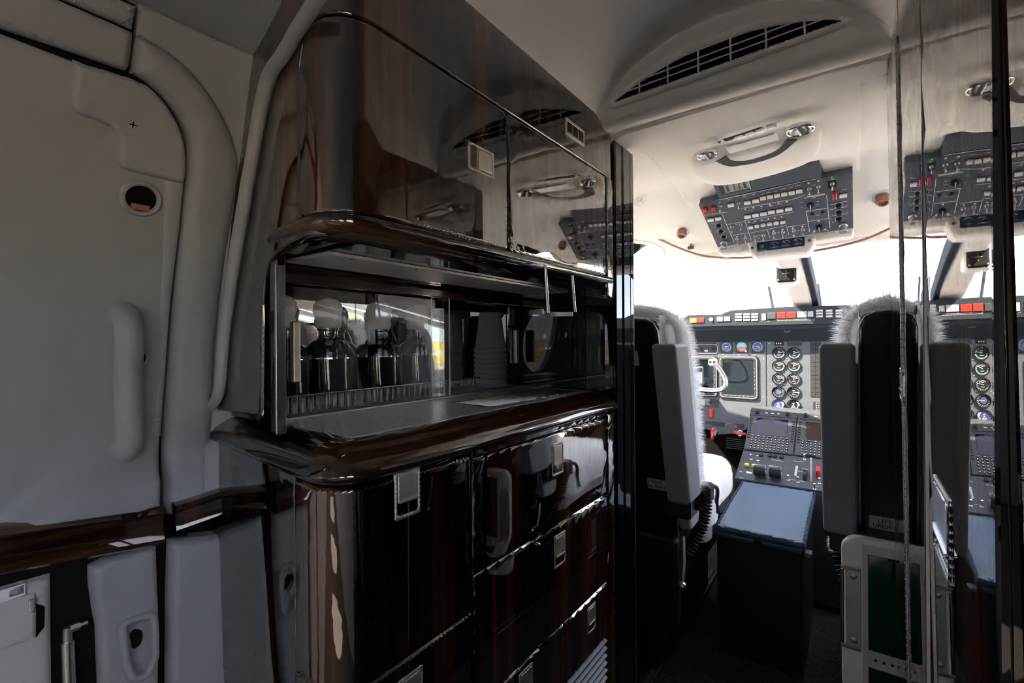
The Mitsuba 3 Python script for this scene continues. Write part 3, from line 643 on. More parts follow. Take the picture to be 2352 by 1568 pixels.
# ------------------------------------------------------------------ bulkhead, column, wardrobe, pelmet
col = thing('bulkhead_column', 'tall black glossy column at the end of the galley, before the cockpit', 'column')
obj('body', cbox(-.52, -.441, 1.012, 1.104, .0, 1.402, .003), 'black_gloss', col)
obj('face_board', cbox(-.444, -.4345, 1.0, 1.036, .01, 1.402, .003), 'black_gloss', col)
obj('face_board', cbox(-.444, -.4325, 1.038, 1.082, .01, 1.402, .004), 'black_gloss', col)
obj('face_board', cbox(-.444, -.4345, 1.084, 1.106, .01, 1.402, .003), 'black_gloss', col)
obj('edge_strip', cbox(-.442, -.4355, 1.1065, 1.109, .01, 1.402, .0008), 'steel', col)
obj('wall_front', cat_(cbox(-1.05, -.52, 1.045, 1.10, 0, 1.6, .002), cbox(.062, .60, 1.11, 1.15, 0, 1.6, .002)), 'black_gloss', kind='structure', label='black glossy bulkhead walls between cabin and cockpit')
wd = thing('wardrobe', 'tall dark glossy wood wardrobe with folding doors right of the aisle', 'wardrobe')
def wmap(y, z, h): return np.stack([.0535 - .0085 * (np.asarray(z) - .92) - h, y, z], -1)
obj('carcass', cat_(pillow(sbox(.06, .01, 1.095, 1.44), lambda y, z, h: wmap(y, z, h - .006), T=0, r=.002, step=.08, skirt=0), cbox(.075, .42, .06, 1.095, .01, 1.44, .002)), 'dark_void', wd)
dF = obj('door', pillow(sbox(.8335, .02, 1.094, 1.43), wmap, T=.0012, r=.0015, step=.08, skirt=.006), 'wood', wd, smooth=50)
dN = obj('door', pillow(sbox(.574, .02, .8265, 1.43), wmap, T=.0012, r=.0015, step=.08, skirt=.006), 'wood', wd, smooth=50)
dO = obj('door', pillow(sbox(.296, .02, .5715, 1.43), wmap, T=.0012, r=.0015, step=.08, skirt=.006), 'wood', wd, smooth=50)
obj('frame_post', cbox(.0485, .062, .2872, .2935, .02, 1.43, .0015), 'black_gloss', wd)
dP = obj('door', pillow(sbox(.06, .02, .2862, 1.43), wmap, T=.0012, r=.0015, step=.08, skirt=.006), 'wood', wd, smooth=50)
obj('edge_bead', cbox(.050, .0545, .5712, .5744, .02, 1.43, .001), 'steel', wd)
kn = mikit.ply(moved(lathe([(0, 0), (.0016, 0), (.0022, .0005), (.0022, .0103), (.0016, .0108), (0, .0108)], 10), np.eye(4)), 'steel', smooth=30)
hg = obj('piano_hinge', rod(wmap(np.array(.83), np.array(.03), np.array(.0018)), wmap(np.array(.83), np.array(1.36), np.array(.0018)), .0012, 6), 'steel', wd, label='long piano hinge between two doors')
for k in range(118):
    z = .035 + k * .01115
    obj('knuckle', kn, None, hg, tw=T4().translate(wmap(np.array(.83), np.array(z), np.array(.0018)).tolist()))
def door_latch(y, z, w, h, par):
    m = frame(wmap(np.array(y), np.array(z), np.array(.0012)), [0, -1, 0], [0, 0, 1])
    obj('latch', moved(latch(w, h), m), 'chrome', par, smooth=30, label='bright metal flush latch')
door_latch(.853, .886, .056, .046, dF); door_latch(.488, .806, .086, .062, dO)
# pelmet with the air vent
def pelmet():
    xs = np.linspace(-.462, .068, 70); V = []
    for x in xs:
        zc = float(_cz(np.interp(x, _cx(np.linspace(0, _cs[-1], 400)), np.linspace(0, _cs[-1], 400)))) + .004
        zm = min(zc - .012, 1.432)
        pr = [(.885, zc), (.915, zc - .004 if zc - .004 > zm else zm + .006), (.9285, max(zm + .003, zc - .03)), (.932, zm), (.936, 1.420), (.946, 1.411), (.960, 1.408), (.980, 1.411), (.992, 1.419), (.995, 1.426)]
        V.append([(x, y, z) for y, z in pr])
    V = np.array(V); n, m = V.shape[:2]; i = np.arange(n * m).reshape(n, m)
    f = np.vstack([np.stack([i[:-1, :-1], i[1:, :-1], i[1:, 1:]], -1).reshape(-1, 3), np.stack([i[:-1, :-1], i[1:, 1:], i[:-1, 1:]], -1).reshape(-1, 3)])
    return trimesh.Trimesh(V.reshape(-1, 3), f, process=False)
pe = thing('trim_8', 'grey vinyl pelmet under the ceiling arch with a slotted air vent', None, kind='structure')
obj('pelmet_face', pelmet(), 'pelmet_vinyl', pe, smooth=50)
vm = planar(np.array([-.207, .926, 1.4505]), [1, 0, .035], [0, .10, 1])
W = .198; arc = lambda f, k=0: [(x, (f * (1 - (x / W) ** 2))) for x in np.linspace(-W, W, 40)]
outer = Polygon([*arc(.052), *arc(-.0)[::-1]][:-1]).buffer(.010, quad_segs=6)
inner = Polygon([*[(x * .985, z * .88 + .002) for x, z in arc(.050)], *[(x * .985, .0015) for x, z in arc(0)[::-1]]]).buffer(0)
av = obj('air_vent', pillow(outer.difference(inner), vm, T=.005, r=.004, step=.008, skirt=.004), 'pelmet_vinyl', pe, smooth=50, label='grey crescent air vent with dark slots')
obj('slot_back', pillow(inner.buffer(.001), lambda u, v, h: vm(u, v, h + .0012), T=0, r=.001, step=.02, skirt=0), 'dark_void', av)
for zb_ in (.0135, .0275):
    bar = sbox(-W, zb_, W, zb_ + .0024).intersection(inner)
    if not bar.is_empty: obj('slat', pillow(bar, lambda u, v, h: vm(u, v, h + .0022), T=.0012, r=.0006, step=.02, skirt=.001), 'pelmet_vinyl', av)
for x in (-.142, -.085, -.028, .028, .085, .142):
    bar = sbox(x - .0016, 0, x + .0016, .06).intersection(inner)
    obj('mullion', pillow(bar, lambda u, v, h: vm(u, v, h + .0020), T=.0016, r=.0008, step=.02, skirt=.001), 'pelmet_vinyl', av)
# ------------------------------------------------------------------ cockpit shell
def proj(p):
    q = np.asarray(p) - CAM; w = q @ FWD
    return np.stack([1176 + FPX * (q @ RGT) / w, 784 - FPX * (q @ UPV) / w], -1)
HW = .72                                                     # half width of the cockpit
_ex = np.array([0, .25, .42, .62, .72]); _ey = PchipInterpolator(_ex, [1.745, 1.80, 1.956, 2.05, 2.15]); _ez = PchipInterpolator(_ex, [1.237, 1.250, 1.240, 1.154, 1.03])
_az = PchipInterpolator([0, .25, .36, .46, .56, .65, .72], [1.42, 1.42, 1.412, 1.385, 1.335, 1.26, 1.15])
def roof(u, v, h):
    """u from the centreline, v from 0 (bulkhead) to 1 (windscreen header)"""
    a = np.clip(np.abs(u), 0, HW); ye, ze, za = _ey(a), _ez(a), _az(a)
    y = .985 + (ye - .985) * v; k = np.clip((y - 1.47) / (ye - 1.47), 0, 1) ** 1.22
    z = za + (ze - za) * k
    return np.stack([XC + u, y + 0 * z, z - h], -1)
_gu, _gv = np.meshgrid(np.linspace(-HW, HW, 700), np.linspace(0, 1, 500), indexing='ij')
_gp = proj(roof(_gu.ravel(), _gv.ravel(), 0.)); _guv = np.stack([_gu.ravel(), _gv.ravel()], 1)
from scipy.spatial import cKDTree
_tree = cKDTree(_gp)
def on_roof(pts):
    return _guv[_tree.query(np.atleast_2d(np.asarray(pts, float)))[1]]
swin = Polygon(cyc(on_roof([(1400, 556), (1440, 555), (1480, 560), (1505, 566), (1520, 578), (1512, 596), (1480, 620), (1448, 642), (1400, 665)]), 5)).buffer(0)
mirror_u = lambda g: shapely.affinity.scale(g, -1, 1, origin=(0, 0))
rs = sbox(-HW, 0, HW, 1).difference(swin).difference(mirror_u(swin))
ck = thing('wall_cockpit', 'pale beige cockpit headliner and side walls', None, kind='structure')
obj('headliner', pillow(rs, roof, T=0, r=.004, step=.022, skirt=.03), 'headliner', ck, smooth=60)
obj('roof_skin', cat_(strip(lambda u, v, h: roof(u, v, -.05), np.linspace(-HW, HW, 40), np.linspace(0, .86, 12))), 'dark_void', ck)
for sgn, g in ((-1, swin), (1, mirror_u(swin))):
    lipm = g.buffer(.016).difference(g.buffer(-.001))
    obj('window_trim', pillow(lipm, roof, T=.006, r=.006, step=.012, skirt=.01), 'headliner', ck, smooth=60)
    obj('window_3' if sgn < 0 else 'window_4', pillow(g.buffer(.004), lambda u, v, h: roof(u, v, h - .018), T=0, r=.01, step=.03, skirt=0), 'window_glass', kind='structure', label='small quarter pane left of the windscreen' if sgn < 0 else 'small quarter pane right of the windscreen')
for sgn in (-1, 1):
    xw = XC + sgn * HW
    wp = Polygon([(.985, 0), (2.62, 0), (2.62, .93), (2.15, 1.03), (1.47, 1.15), (.985, 1.15)])
    hole = Polygon(cyc([(1.36, .90), (1.38, 1.08), (1.48, 1.12), (1.95, 1.04), (2.18, .985), (2.24, .90), (2.12, .80), (1.50, .80)], 5))
    wm_ = lambda y, z, h, xw=xw, sgn=sgn: np.stack([xw - sgn * h, y, z], -1)
    obj('side_wall', pillow(wp.difference(hole), wm_, T=0, r=.004, step=.06, skirt=.04), 'headliner', ck)
    obj('window_5' if sgn < 0 else 'window_6', pillow(hole.buffer(.003), lambda y, z, h, wm_=wm_: wm_(y, z, h - .02), T=0, r=.01, step=.06, skirt=0), 'window_glass', kind='structure', label='cockpit side window beside the left seat' if sgn < 0 else 'cockpit side window beside the right seat')
# windscreen
def wind(u, v, h):
    a = np.abs(u); ye, ze = _ey(np.clip(a, 0, HW)), _ez(np.clip(a, 0, HW)); yb = 2.72 - .9 * np.maximum(a - .1, 0) ** 2; zb_ = 1.0 - .10 * a
    return np.stack([XC + u, ye + (yb - ye) * v, ze + (zb_ - ze) * v + .05 * v * (1 - v) * 1.5 + h], -1)
for nm, u0, u1, L in (('window_1', -HW, -.03, 'left windscreen pane'), ('window_2', .03, HW, 'right windscreen pane')):
    obj(nm, strip(wind, np.linspace(u0, u1, 24), np.linspace(0.02, 1, 10)), 'window_glass', kind='structure', smooth=60, label=L)
hdr_ = thing('trim_9', 'pale windscreen frame with centre post', None, kind='structure')
obj('header_roll', tube(np.array([roof(np.array(u), np.array(1.0), np.array(-.004)) for u in np.linspace(-HW, HW, 50)]), .012, 12), 'headliner', hdr_, smooth=60)
pa_, pb_ = P(1816, 585, Y=1.80), P(1842, 712, Y=2.5)
ax = (pb_ - pa_) / np.linalg.norm(pb_ - pa_)
mp = frame((pa_ + pb_) / 2, [1, 0, 0], ax); Lp = np.linalg.norm(pb_ - pa_)
obj('centre_post', moved(rbox(-.042, .040, -Lp / 2, Lp / 2, -.012, .055, .018), mp), 'pelmet_vinyl', hdr_, smooth=50)
obj('post_gasket', moved(cbox(.041, .058, -Lp / 2, Lp / 2, -.010, .045, .003), mp), 'glare_blue', hdr_)
# outside: the nose and wiper arms on it
nose_ = trimesh.creation.icosphere(5, 1.0); nose_.vertices *= [.78, 2.3, .72]; nose_.apply_translation([XC, 2.45, .36])
nose_ = trimesh.intersections.slice_mesh_plane(nose_, [0, 1, 0], [0, 2.76, 0])
obj('aircraft_nose', nose_, 'nose_paint', smooth=60, label='grey aircraft nose outside the windscreen', kind='structure')
for k, (q0, q1, L) in enumerate((((1766, 658), (1776, 712), 'thin dark wiper arm left of the windscreen post'), ((1878, 652), (1886, 712), 'thin dark wiper arm right of the windscreen post'))):
    w_ = thing('wiper_arm', L, 'wiper'); a, b = P(*q0, Y=2.9), P(*q1, Y=2.9); b2 = b + (b - a) * ((b[2] - 1.05) / (a[2] - b[2]))
    obj('arm', rod(a, b2, .0065, 8), 'glare_blue', w_); obj('pivot', moved(cyl(.012, .03, 12), frame(b2, [1, 0, 0], [0, 1, 0])), 'black_plastic', w_)
# centre headliner panel with its own seam
cp = Polygon(on_roof([*crv([(1400, 380), (1446, 349), (1470, 347), (1490, 358), (1520, 390), (1555, 432), (1580, 470)], 5), (1606, 476), (1640, 462), (1655, 430), (1880, 372), (1890, 398), (1960, 392), (1974, 386), (1977, 300), (1979, 190), (1984, 182), (2042, 165), (2044, 121), (1900, 158), (1437, 300), (1400, 310)])).buffer(0)
cp = max(getattr(cp, 'geoms', [cp]), key=lambda g: g.area)
obj('centre_panel', pillow(cp, roof, T=.007, r=.006, step=.02, skirt=.004), 'headliner', ck, smooth=60)
# speaker holes
so = on_roof([(1470, 458)])[0]; hs = []
for k in range(12):
    for j in range(5):
        a = k * math.pi / 6 + (j % 2) * .26; r_ = .006 + j * .0055
        uu, vv = so[0] + r_ * math.cos(a), so[1] + r_ * math.sin(a) / 1.0
        c = roof(np.array(uu), np.array(vv), np.array(.0008)); hs.append(moved(lathe([(0, 0), (.0014, 0)], 7), trimesh.transformations.translation_matrix(c)))
obj('speaker_holes', cat_(*hs), 'dark_void', ck, kind='stuff')
# reading-light pod under the headliner
def head(u, v, h): return np.stack([u, v, 1.4135 - h], -1)
pz = lambda *q: tuple(P(*q, Z=1.4135)[:2])
pzt = lambda *q: tuple(P(*q, Z=1.385)[:2])
pod = thing('light_console', 'pale overhead light console with two chrome spotlights and a grab recess', 'overhead light')
podp = Polygon([pz(*q) for q in cyc([(1583, 372), (1600, 350), (1660, 332), (1760, 305), (1850, 284), (1884, 292), (1886, 330), (1870, 352), (1800, 378), (1700, 404), (1630, 410), (1600, 395)], 6)]).buffer(0)
obj('housing', pillow(podp, head, T=.028, r=.034, step=.010, skirt=.004), 'headliner', pod, smooth=60)
lensp = Polygon([pzt(*q) for q in [(1665, 338), (1780, 306), (1790, 320), (1676, 353)]])
head2 = lambda u, v, h: head(u, v, h + .0278)
obj('lens', pillow(lensp.buffer(-.003).buffer(.003), head2, T=.002, r=.002, step=.01, skirt=.003), 'lamp_lens', pod, label='white lens', emitter={'type': 'area', 'radiance': rgb(.010, .010, .0098)})
grip = Polygon([pzt(*q) for q in [*crv([(1645, 372), (1668, 381), (1690, 382), (1740, 373), (1790, 355), (1832, 322)], 5), *crv([(1808, 322), (1790, 340), (1770, 352), (1720, 368), (1685, 369), (1668, 362)], 5)]]).buffer(0)
obj('grab_recess', pillow(grip, head2, T=.0012, r=.003, step=.01, skirt=.002), 'console_grey', pod, label='dark grab recess')
for (px, py), L in (((1624, 357), .021), ((1838, 299), .024)):
    o = P(px, py, Z=1.387); m = frame(o, [1, 0, 0], [0, -1, 0])
    e = obj('spotlight', moved(lathe([(L * 1.12, -.006), (L * 1.15, .001), (L * 1.05, .003), (L * .97, .001), (L * .90, -.008), (L * .5, -.012), (0, -.014)], 28), m), 'chrome', pod, smooth=60, label='chrome spotlight')
    obj('lamp_barrel', moved(moved(cyl(L * .42, .016, 18), trimesh.transformations.rotation_matrix(.7, [1, 1, 0])), m @ trimesh.transformations.translation_matrix([0, 0, -.008])), 'steel', e)
ls = thing('light_strip', 'small strip of pale blue lamps between two screws on the headliner', 'strip light')
a, b = P(1664, 322, Z=1.4125), P(1750, 294, Z=1.4125); ms = frame((a + b) / 2, b - a, [0, -1, 0]); wls = np.linalg.norm(b - a)
obj('housing', moved(cbox(-wls / 2, wls / 2, -.007, .007, -.004, .002, .0008), ms), 'unit_grey', ls)
for k in range(4):
    obj('lamp', moved(cbox(-wls / 2 + .024 + k * .023, -wls / 2 + .043 + k * .023, -.0055, .0055, .001, .0075, .002), ms), 'white_plastic', ls)
for sx in (-1, 1): obj('screw', moved(moved(lathe([(0, .003), (.002, .0028), (.003, .0015), (.003, -.002)], 10), trimesh.transformations.translation_matrix([sx * (wls / 2 + .012), 0, 0])), ms), 'steel_dark', ls)
# eyeball cups
for (px, py, L) in ((1567, 530, 'brown cup-shaped air outlet on the headliner left of the overhead panel'), (2028, 452, 'brown cup-shaped air outlet right of the overhead panel')):
    uv = on_roof([(px, py)])[0]; o = roof(np.array(uv[0]), np.array(uv[1]), np.array(0.)); t = thing('air_outlet', L, 'air outlet'); m = frame(o, [1, 0, 0], [0, -.85, .5])
    obj('flange', moved(lathe([(.026, -.003), (.027, .001), (.022, .004), (.016, .004)], 24), m), 'steel', t, smooth=50)
    obj('nozzle', moved(lathe([(.0165, .002), (.0165, .020), (.0140, .024), (.011, .024), (.009, .016), (0, .016)], 24), m), 'copper', t, smooth=40)
# curtain rail
rl = thing('curtain_rail', 'thin copper rail curving across the windscreen header', 'rail')
rp = [(1400, 530), (1445, 533), (1490, 541), (1540, 561), (1580, 577), (1620, 588), (1680, 592), (1745, 590)]
r3 = np.array([P(px, py, Y=1.74) for px, py in rp]); r3m = r3.copy(); r3m[:, 0] = 2 * XC - r3m[:, 0]
obj('rail', tube(spline(np.vstack([r3, r3m[::-1]]), 70), .0036, 8), 'copper', rl, smooth=60)
for px, py in ((1477, 536), (1586, 573)):
    o = P(px, py, Y=1.74); obj('bracket', cat_(cbox(o[0] - .010, o[0] + .010, o[1] - .004, o[1] + .008, o[2] + .002, o[2] + .012, .001), rod(o + [0, 0, .008], o + [0, .01, .03], .003)), 'steel_dark', rl)

# ------------------------------------------------------------------ overhead switch panel
OP0 = np.array([0, 1.520, 1.3640]); OS = -.77
def P_pl(px, py, y0, z0, m, off=0.):
    d = FWD + RGT * (px - 1176) / FPX + UPV * (784 - py) / FPX
    t = (z0 + m * (CAM[1] - y0) - CAM[2]) / (d[2] - m * d[1]); return CAM + t * d
oey = np.array([0, -1., -OS]); oey /= np.linalg.norm(oey); on_ = np.cross([1, 0, 0], oey)
OZ = lambda zx, zy: P_pl(1590 + zx / 5.88, 360 + zy / 5.88, OP0[1], OP0[2], OS)
omap = lambda u, v, h: np.array([XC, OP0[1], OP0[2]]) + np.multiply.outer(u, [1., 0, 0]) + np.multiply.outer(v, oey) + np.multiply.outer(h, on_)
def ouv(zx, zy):
    p = OZ(zx, zy) - np.array([XC, OP0[1], OP0[2]]); return np.array([p[0], p @ oey])
def om(zx, zy, h=0.):
    u = ouv(zx, zy); return frame(omap(u[0], u[1], h), [1, 0, 0], oey)
ov = thing('switch_console', 'dark grey overhead switch panel with white push buttons and toggles', 'control panel')
face = Polygon([ouv(*q) for q in [(90, 655), (355, 560), (2165, 205), (2175, 960), (345, 1220)]])
obj('face', pillow(face, omap, T=.002, r=.002, step=.03, skirt=.03), 'overhead_grey', ov)
upper = Polygon([ouv(*q) for q in [(285, 385), (1715, 55), (1750, 270), (360, 560)]])
obj('blank_plate', pillow(upper, omap, T=.0015, r=.002, step=.03, skirt=.02), 'overhead_grey', ov)
pc = obj('placard', pillow(Polygon([ouv(*q) for q in [(345, 385), (775, 290), (810, 430), (400, 520)]]), lambda u, v, h: omap(u, v, h + .0015), T=.0006, r=.001, step=.03, skirt=.001), 'unit_grey', ov, label='dark placard with rows of fine white print')
c_ = ouv(575, 405); lines = []
for k in range(9):
    a, b = np.array([.15, .12 + .088 * k]), np.array([.97 - .2 * (k % 3 == 1), .12 + .088 * k])
    q = lambda f: (1 - f[1]) * ((1 - f[0]) * ouv(350, 390) + f[0] * ouv(765, 300)) + f[1] * ((1 - f[0]) * ouv(400, 515) + f[0] * ouv(805, 425))
    if k in (0, 8): L_ = LineString([q(a), q(b)]).buffer(.0004); lines.append(L_)
    else:
        for f0, f1 in ((.15, .22), (.30, .46), (.50, .62), (.66, .78), (.86, .95)):
            lines.append(LineString([q([f0 + .03 * (k % 2), a[1]]), q([f1, a[1]])]).buffer(.00055))
lines.append(LineString([q([.97, 0.0]), q([.97, 1.0])]).buffer(.0007))
obj('print', moved(cat_(*[ext(l, .0005) for l in lines]), frame(omap(0., 0., .0022), [1, 0, 0], oey)), 'white_print', pc)
# legend lines on the face
LN = [[(370, 575), (880, 465)], [(890, 465), (1480, 330)], [(1490, 330), (1740, 275)], [(660, 690), (1345, 570)], [(1355, 565), (1530, 510)], [(700, 860), (1370, 740)], [(715, 870), (800, 1120)], [(410, 780), (565, 1145)], [(480, 905), (700, 870)], [(790, 1020), (1275, 920)], [(530, 1055), (760, 1020)], [(1015, 985), (1050, 1085)], [(1275, 935), (1305, 1050)], [(1290, 940), (1530, 905)], [(1540, 730), (1585, 1005)], [(1540, 730), (1820, 685)], [(1570, 865), (1840, 825)], [(1815, 515), (1860, 955)], [(1870, 640), (2100, 590)], [(140, 790), (480, 740)], [(1870, 705), (2090, 665)], [(1880, 790), (2090, 760)]]
obj('legend_lines', moved(cat_(*[ext(LineString([ouv(*a), ouv(*b)]).buffer(.0006), .0004) for a, b in LN]), frame(omap(0., 0., .002), [1, 0, 0], oey)), 'white_print', ov)
dash = []
for (zx, zy, n) in [(700, 530, 3), (830, 505, 3), (940, 500, 2), (1030, 478, 3), (1127, 460, 3), (1225, 432, 4), (1330, 415, 3), (1430, 385, 4), (500, 575, 3), (610, 520, 3), (790, 715, 4), (1060, 660, 4), (1180, 640, 5), (930, 690, 2), (820, 890, 2), (990, 860, 3), (1150, 840, 3), (900, 1060, 3), (905, 1090, 2), (1160, 1015, 3), (1430, 990, 3), (1640, 380, 4), (1650, 550, 3), (1745, 500, 3), (1470, 610, 3), (1480, 680, 2), (1690, 600, 3), (1690, 640, 3), (1690, 785, 3), (1900, 300, 4), (2050, 440, 5), (280, 900, 3), (440, 1000, 2), (600, 905, 2), (690, 1095, 2), (1640, 1015, 3), (1820, 990, 3), (1900, 880, 2), (2090, 650, 2), (2090, 740, 2)]:
    for j in range(n):
        u = ouv(zx - (n - 1) * 7 + j * 15, zy - j * 2.5); dash.append(cbox(u[0] - .0010, u[0] + .0010, u[1] - .0008, u[1] + .0008, 0, .0004, .0001))
obj('fine_print', moved(cat_(*dash), frame(omap(0., 0., .002), [1, 0, 0], oey)), 'white_print', ov, kind='stuff')
bt = {k: mikit.ply(cbox(-w / 2, w / 2, -.0055, .0055, 0, .0062, .0009), m, smooth=20) for k, w, m in (('w', .0170, 'white_button'), ('c', .0148, 'cream_button'), ('s', .0128, 'cream_button'))}
bz = {k: mikit.ply(cbox(-w / 2, w / 2, -.0070, .0070, 0, .0015, .0004), 'black_plastic', smooth=20) for k, w in (('w', .0180), ('c', .0158), ('s', .0138))}
for zx, zy, k in [(745, 605, 'w'), (857, 583, 'w'), (957, 545, 'c'), (1050, 526, 'c'), (1147, 508, 'c'), (1245, 490, 'c'), (1345, 473, 'c'), (1445, 450, 'c'), (525, 640, 'w'), (750, 795, 'w'), (855, 775, 'w'), (962, 755, 'w'), (1070, 732, 'w'), (1185, 713, 'w'), (1303, 690, 'w'), (793, 938, 's'), (875, 922, 's'), (960, 906, 's'), (1048, 892, 's'), (1135, 879, 's'), (1225, 866, 's'), (250, 840, 'w'), (352, 820, 'w'), (2040, 510, 'w')]:
    b_ = obj('push_button', bt[k], None, ov, tw=om(zx, zy, .002)); obj('surround', bz[k], None, b_, tw=om(zx, zy, .0018))
tg_base = mikit.ply(lathe([(.0052, 0), (.0052, .0018), (.0038, .0026), (.0034, .006), (.0022, .007)], 12), 'steel', smooth=40)
def lever(a, n=.018): return mikit.ply(moved(lathe([(.0017, .004), (.0026, n - .003), (.0031, n), (.0024, n + .0018), (0, n + .0024)], 10), trimesh.transformations.rotation_matrix(a, [1, 0, 0])), 'chrome', smooth=50)
lvr = {0: lever(.45), 1: lever(-.35)}
for i, (zx, zy) in enumerate([(380, 660), (628, 615), (850, 1065), (965, 1050), (1105, 1020), (1225, 1005), (1372, 985), (1497, 970), (605, 1100), (722, 1085), (540, 940), (655, 905), (1582, 425), (1705, 395), (1890, 355)]):
    t_ = obj('toggle', tg_base, None, ov, tw=om(zx, zy, .002)); obj('lever', lvr[0], None, t_, tw=om(zx, zy, .002))
wd_ = mikit.ply(lathe([(0, .0012), (.0022, .001), (.0026, 0)], 10), 'white_print', smooth=30)
for zx, zy in [(372, 610), (825, 680), (715, 700), (935, 662), (1048, 640), (1165, 618), (1280, 597), (768, 875), (848, 862), (938, 848), (1028, 832), (1115, 820), (1207, 802), (1572, 350), (1705, 320), (1097, 995), (1220, 975), (1360, 955), (1490, 935), (605, 1072), (715, 1058), (1710, 862), (1650, 995), (1795, 972)]:
    obj('indicator', wd_, None, ov, tw=om(zx, zy, .002))
for m_, zx, zy in (('green_paint', 1527, 548), ('red_plastic', 1633, 525), ('green_paint', 1885, 270)):
    obj('lamp', moved(lathe([(0, .002), (.0022, .0016), (.0030, 0)], 12), om(zx, zy, .002)), m_, ov)
gd = mikit.ply(cat_(cbox(-.0055, .0055, -.010, .008, 0, .010, .0015), cbox(-.0045, .0045, -.015, -.006, .004, .013, .002)), 'red_plastic', smooth=20)
for zx, zy in ((178, 705), (285, 680)): obj('switch_guard', gd, None, ov, tw=om(zx, zy, .002), label='red switch guard')
gp = obj('switch_guard', moved(cat_(cbox(-.005, .005, -.020, .004, .002, .011, .002)), om(1925, 470, .002)), 'red_clear', ov, label='red flip guard')
obj('guard_plate', moved(cbox(-.0095, .0095, -.010, .014, 0, .0014, .0005), om(1890, 370, .002)), 'dial_black', gp)
obj('gang_bar', moved(cbox(-.021, .021, -.0022, .0022, .008, .0125, .001), om(1670, 482, .002) @ trimesh.transformations.rotation_matrix(.0, [0, 0, 1])), 'label_cream', ov)
kb = mikit.ply(lathe([(.0085, 0), (.0085, .001), (.0056, .0014), (.0052, .010), (.0045, .011), (0, .011)], 16), 'black_plastic', smooth=35)
kr = mikit.ply(lathe([(.0088, .0002), (.0098, .0006), (.0098, .0002)], 24), 'white_print', smooth=30)
for zx, zy in ((355, 925), (385, 1000), (425, 1075), (1980, 650), (1983, 745), (1985, 833)):
    k_ = obj('dimmer_knob', kb, None, ov, tw=om(zx, zy, .002)); obj('dial_ring', kr, None, k_, tw=om(zx, zy, .002))
kc = mikit.ply(lathe([(.0105, 0), (.0105, .004), (.0088, .006), (.0092, .020), (.0100, .022), (.0085, .0225), (.0078, .017), (0, .017)], 20), 'steel', smooth=35)
for zx, zy in ((430, 1150), (2040, 915)): obj('jack_cap', kc, None, ov, tw=om(zx, zy, .002) @ trimesh.transformations.rotation_matrix(.25, [1, 0, 0]))
ro = mikit.ply(cat_(lathe([(.0085, 0), (.0080, .005), (0, .005)], 16), cbox(-.0022, .0022, -.010, .010, .004, .012, .0008)), 'black_plastic', smooth=25)
rl_ = mikit.ply(cbox(-.0006, .0006, -.009, .009, .012, .0125, .0001), 'white_print')
for zx, zy in ((1595, 640), (1715, 940)):
    r_ = obj('rotary_switch', ro, None, ov, tw=om(zx, zy, .002)); obj('pointer', rl_, None, r_, tw=om(zx, zy, .002))
be = mikit.ply(lathe([(0, .0012), (.0045, .001), (.0052, 0)], 16), 'dial_black', smooth=30)
for zx, zy in ((1622, 765), (1760, 740)): obj('blank_cap', be, None, ov, tw=om(zx, zy, .002))
# meter housing below the panel
mf = planar(np.array([XC, 1.700, 1.240]), [1, 0, 0], [0, .12, 1])
def muv(zx, zy):
    p = P(1590 + zx / 5.88, 360 + zy / 5.88, Y=1.703); return np.array([p[0] - XC, p[2] - 1.240])
mh = obj('meter_housing', pillow(Polygon([muv(*q) for q in [(735, 1140), (800, 1330), (880, 1385), (1560, 1320), (1620, 1260), (1680, 1085)]]).buffer(-.006).buffer(.006), mf, T=.012, r=.010, step=.01, skirt=.04), 'headliner', ov, smooth=50, label='pale housing of the meters')
obj('lower_lip', pillow(Polygon([muv(*q) for q in [(340, 1215), (350, 1300), (420, 1330), (790, 1290), (1630, 1150), (2160, 1070), (2185, 1010), (2180, 955)]]).buffer(-.005).buffer(.005), lambda u, v, h: mf(u, v, h - .004), T=.008, r=.008, step=.02, skirt=.03), 'headliner', ov, smooth=50)
mu = lambda u, v, h: mf(u, v, h + .0122)
mfp = obj('meter_face', pillow(Polygon([muv(*q) for q in [(878, 1172), (1522, 1090), (1525, 1220), (888, 1303)]]), mu, T=.001, r=.001, step=.03, skirt=.002), 'meter_blue', ov, label='dark blue meter strip lettered VOLT SEL, L AMPS, R AMPS and VOLTS')
def txt(s, h, origin, x, y, par, bsdf='white_print', depth=.0004, name='lettering', center=True):
    t = meshkit.text_mesh(s, h, depth)
    if center: t.apply_translation([-t.bounds[:, 0].mean(), 0, 0])
    return obj(name, moved(t, frame(origin, x, y)), bsdf, par, smooth=False)
mx, my = np.array(mf(1., 0., 0.) - mf(0., 0., 0.)), np.array(mf(0., 1., 0.) - mf(0., 0., 0.))
for s, zx, zy in (('VOLT SEL', 962, 1290), ('L AMPS', 1118, 1245), ('R AMPS', 1272, 1225), ('VOLTS', 1432, 1200)):
    u = muv(zx, zy); txt(s, .0040, mu(u[0], u[1], .0014), mx, my, mfp)
mt = []
for zx, zy in ((1120, 1195), (1275, 1175), (1432, 1150)):
    u = muv(zx, zy); a = np.linspace(.5, math.pi - .5, 14)
    for t_ in a: mt.append(ext(LineString([(u[0] + .0095 * math.cos(t_), u[1] - .004 + .0095 * math.sin(t_)), (u[0] + .0125 * math.cos(t_), u[1] - .004 + .0125 * math.sin(t_))]).buffer(.0003), .0004))
    mt.append(ext(LineString([(u[0], u[1] - .003), (u[0] - .007, u[1] + .004)]).buffer(.0005), .0004))
u = muv(955, 1225); mt.append(ext(Point(*u).buffer(.005).difference(Point(*u).buffer(.0042)), .0004)); mt.append(ext(LineString([u, u + [0, .0045]]).buffer(.0006), .0006))
